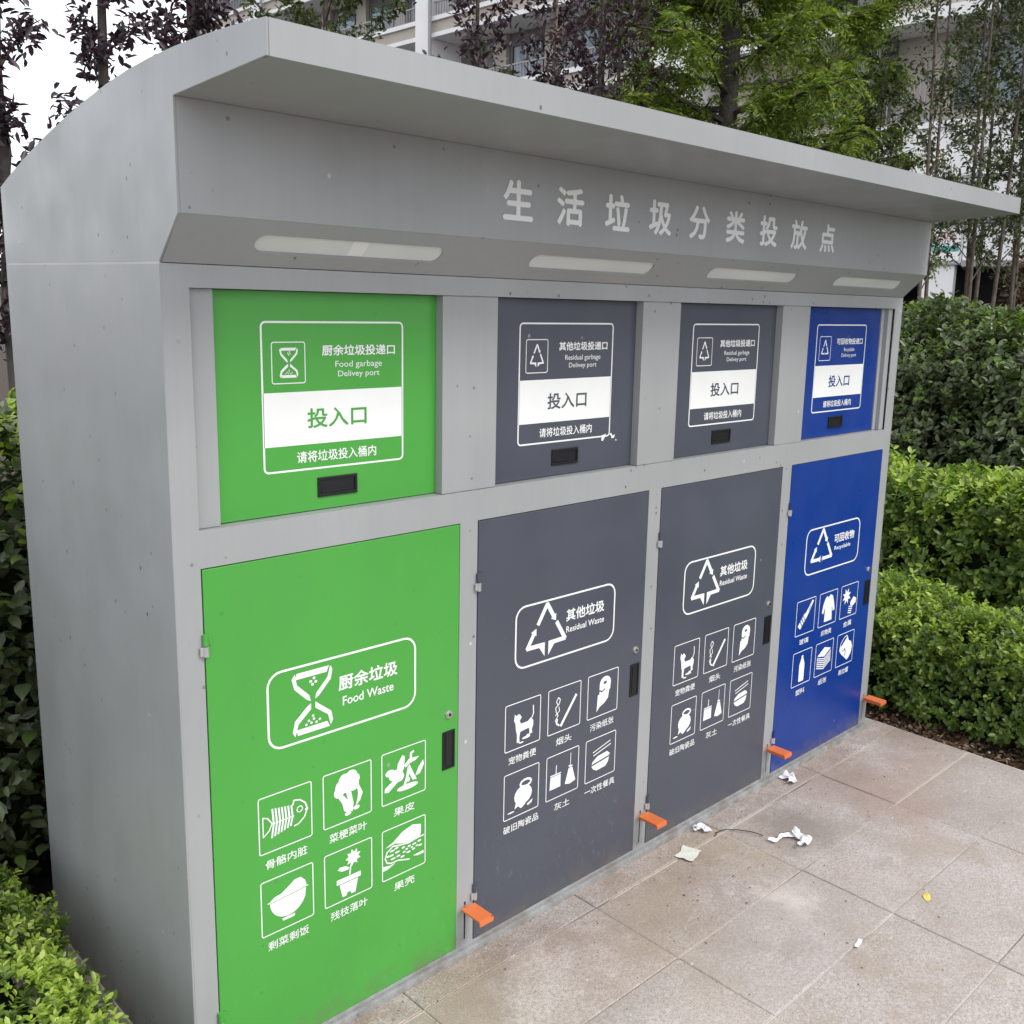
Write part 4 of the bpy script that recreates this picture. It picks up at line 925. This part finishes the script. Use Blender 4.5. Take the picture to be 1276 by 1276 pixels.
# ------------------------------------------------------------------ apartment building across the road
B = empty('apartment_building', 'white and beige apartment building with long balconies and ground floor openings behind the trees', 'building', (25, 20, 0))
def bp(name, x0, x1, y0, y1, z0, z1, m, parent=B):
    o = boxobj(name, x0, x1, y0, y1, z0, z1, M[m], parent)
    if parent is B: o.location = Vector(o.location)-B.location
    return o
def window(y0, y1, z0, z1, x, mull=1, curtain=False):
    bm = bmesh.new(); t = .06
    box(bm, x-.08, x, y0, y1, z1-t, z1); box(bm, x-.08, x, y0, y1, z0, z0+t); box(bm, x-.079, x, y0, y0+t, z0+t, z1-t); box(bm, x-.079, x, y1-t, y1, z0+t, z1-t)
    for k in range(1, mull+1):
        c = y0+(y1-y0)*k/(mull+1); box(bm, x-.078, x, c-t/2, c+t/2, z0+t, z1-t)
    w = bmobj('window', bm, M['bframe'], B); w.location = Vector(w.location)-B.location
    g_ = boxobj('pane', x-.035, x-.02, y0+.01, y1-.01, z0+.01, z1-.01, M['glass'], w)
    return w
def railing(y0, y1, z0, z1, x, step=.14):
    bm = bmesh.new(); box(bm, x-.03, x+.03, y0, y1, z1-.05, z1); box(bm, x-.025, x+.025, y0, y1, z0, z0+.04)
    y = y0+.03
    while y < y1-.03: box(bm, x-.015, x+.015, y, y+.03, z0+.04, z1-.05); y += step
    o = bmobj('railing', bm, M['brail'], B); o.location = Vector(o.location)-B.location
# left wing with continuous balconies
bp('wall', 26.6, 38, 20.2, 52.5, 0, 24, 'bgrey')
for k in range(-1, 6):
    z = 8.80+2.90*k
    for (a, b) in ((20.2, 31.6), (32.5, 44.7), (45.6, 51.6)):
        bp('balcony_edge', 25.0, 26.58, a, b, z, z+.16, 'bwhite')
        bp('balcony_parapet', 25.08, 25.22, a, b, z+.162, z+.60, 'bbeige')
        bp('balcony_coping', 24.98, 25.26, a, b, z+.602, z+.76, 'bwhite')
        railing(a+.1, b-.1, z+.78, z+1.32, 25.1, .16)
        y = a+.8
        while y < b-2.4:
            if y > 46 and k < 0: y += 4; continue
            window(y, y+1.7, z+.3, z+2.45, 26.58, 1); y += 2.9
            bp('wall_panel', 26.40, 26.59, y-1.0, y-.25, z+.18, z+2.88, 'bbeige')
for y in (31.65, 44.75, 51.65): bp('pilaster', 24.9, 26.7, y, y+.82, 0, 23.6, 'bwhite')
for y in (31.45, 44.5): 
    bm = bmesh.new(); tube(bm, [(24.85, y, 0), (24.85, y, 23.5)], [.06, .06], 8); o = bmobj('drain_pipe', bm, M['brail'], B); o.location = Vector(o.location)-B.location
bp('roof', 24.8, 38.4, 20.0, 52.8, 24.0, 24.4, 'btile')
# right wing
bp('wall', 26.3, 38, -22, 19.3, 4.0, 22, 'bbeige')
bp('pilaster', 24.9, 26.6, 18.55, 20.15, 0, 22, 'bwhite')
bp('white_storey', 25.0, 26.28, -22, 18.5, 4.12, 6.35, 'bwhite')
bp('sill_band', 24.93, 25.5, -22, 18.5, 6.352, 6.50, 'bwhite')
bp('sill_band', 24.94, 25.3, -22, 18.5, 5.05, 5.12, 'brail')
bp('cornice', 24.85, 26.3, -22, 18.5, 3.93, 4.10, 'bgrey')
for k in range(0, 5):
    z = 9.0+2.9*k
    bp('balcony_edge', 24.95, 26.29, -22, 18.5, z, z+.30, 'bwhite'); bp('balcony_parapet', 25.05, 25.2, -22, 18.5, z+.302, z+.62, 'bbeige')
    for y in np.arange(-20, 17.5, 4.7):
        y = float(y)
        bp('wall_pier', 25.3, 26.29, y-.55, y+.35, z-2.48 if k == 0 else z-2.27, z-.002, 'bgrey')
        window(y+.6, y+2.4, z-2.0, z-.25, 26.28, 1); railing(y+2.5, y+4.1, z-2.45 if k == 0 else z-2.2, z-1.35, 25.15, .15)
for y in np.arange(-20, 17, 4.7): window(float(y)+1, float(y)+2.6, 4.3, 4.95, 24.99, 1)
window(12.1, 14.2, 4.2, 4.9, 24.97, 1)
# ground floor
bp('fascia', 25.0, 26.3, -22, 9.42, 3.02, 3.92, 'bwhite'); bp('lintel', 24.95, 26.2, -22, 9.42, 2.86, 3.015, 'brail')
bp('shop_shade_sheet', 27.5, 27.6, -22, 18.4, 0, 4.0, 'bdark'); bp('shop_floor', 25.0, 27.5, -22, 18.4, -.04, .05, 'conc')  # first box: near-black sheet standing for the shade inside the openings
for y in (8.0, 4.8, 1.6, -1.6, -4.8, -8): bp('shop_pillar', 25.1, 25.7, y-.14, y+.14, 0.05, 2.855, 'bgrey')
bp('wall_panel', 25.0, 25.3, 9.45, 18.5, 2.96, 3.92, 'bwhite'); bp('door_panel', 25.05, 25.2, 9.62, 10.45, 2.04, 2.90, 'bwhite'); bp('lintel', 24.96, 25.25, 9.45, 12.0, 2.905, 2.957, 'brail')
bp('door_panel', 25.06, 25.2, 11.5, 18.5, .05, 2.90, 'bgrey'); bp('door_panel', 25.07, 25.2, 9.62, 10.45, .05, 2.035, 'bgrey')
ps = empty('wall_poster', 'white poster with red and teal lettering on the building wall beyond the roof end', 'poster', (24.96, 9.85, 3.4))
o = boxobj('sheet', -.01, .01, -.36, .40, -.40, .42, M['bwhite'], ps)
def flat_text(body, y0, y1, z0, z1, m):
    v, f = text_polys(body); ax = min(a for a, b in v); bx_ = max(a for a, b in v); a0 = min(b for a, b in v); b0 = max(b for a, b in v)
    meshobj('lettering', [(-.013, y1-(a-ax)/(bx_-ax)*(y1-y0), z0+(b-a0)/(b0-a0)*(z1-z0)) for a, b in v], f, m, ps)
flat_text('文明社区', -.28, .34, .14, .34, M['poster_red'])
boxobj('band', -.014, -.0102, -.34, .38, -.16, -.02, M['poster_teal'], ps)
# lawn and road between
rd = meshobj('road', [(15, -60, -.045), (24.6, -60, -.045), (24.6, 90, -.045), (15, 90, -.045)], [(0, 1, 2, 3)], plain('asphalt', (.055, .055, .057), .9, 0, .2, 12)); rd['kind'] = 'structure'
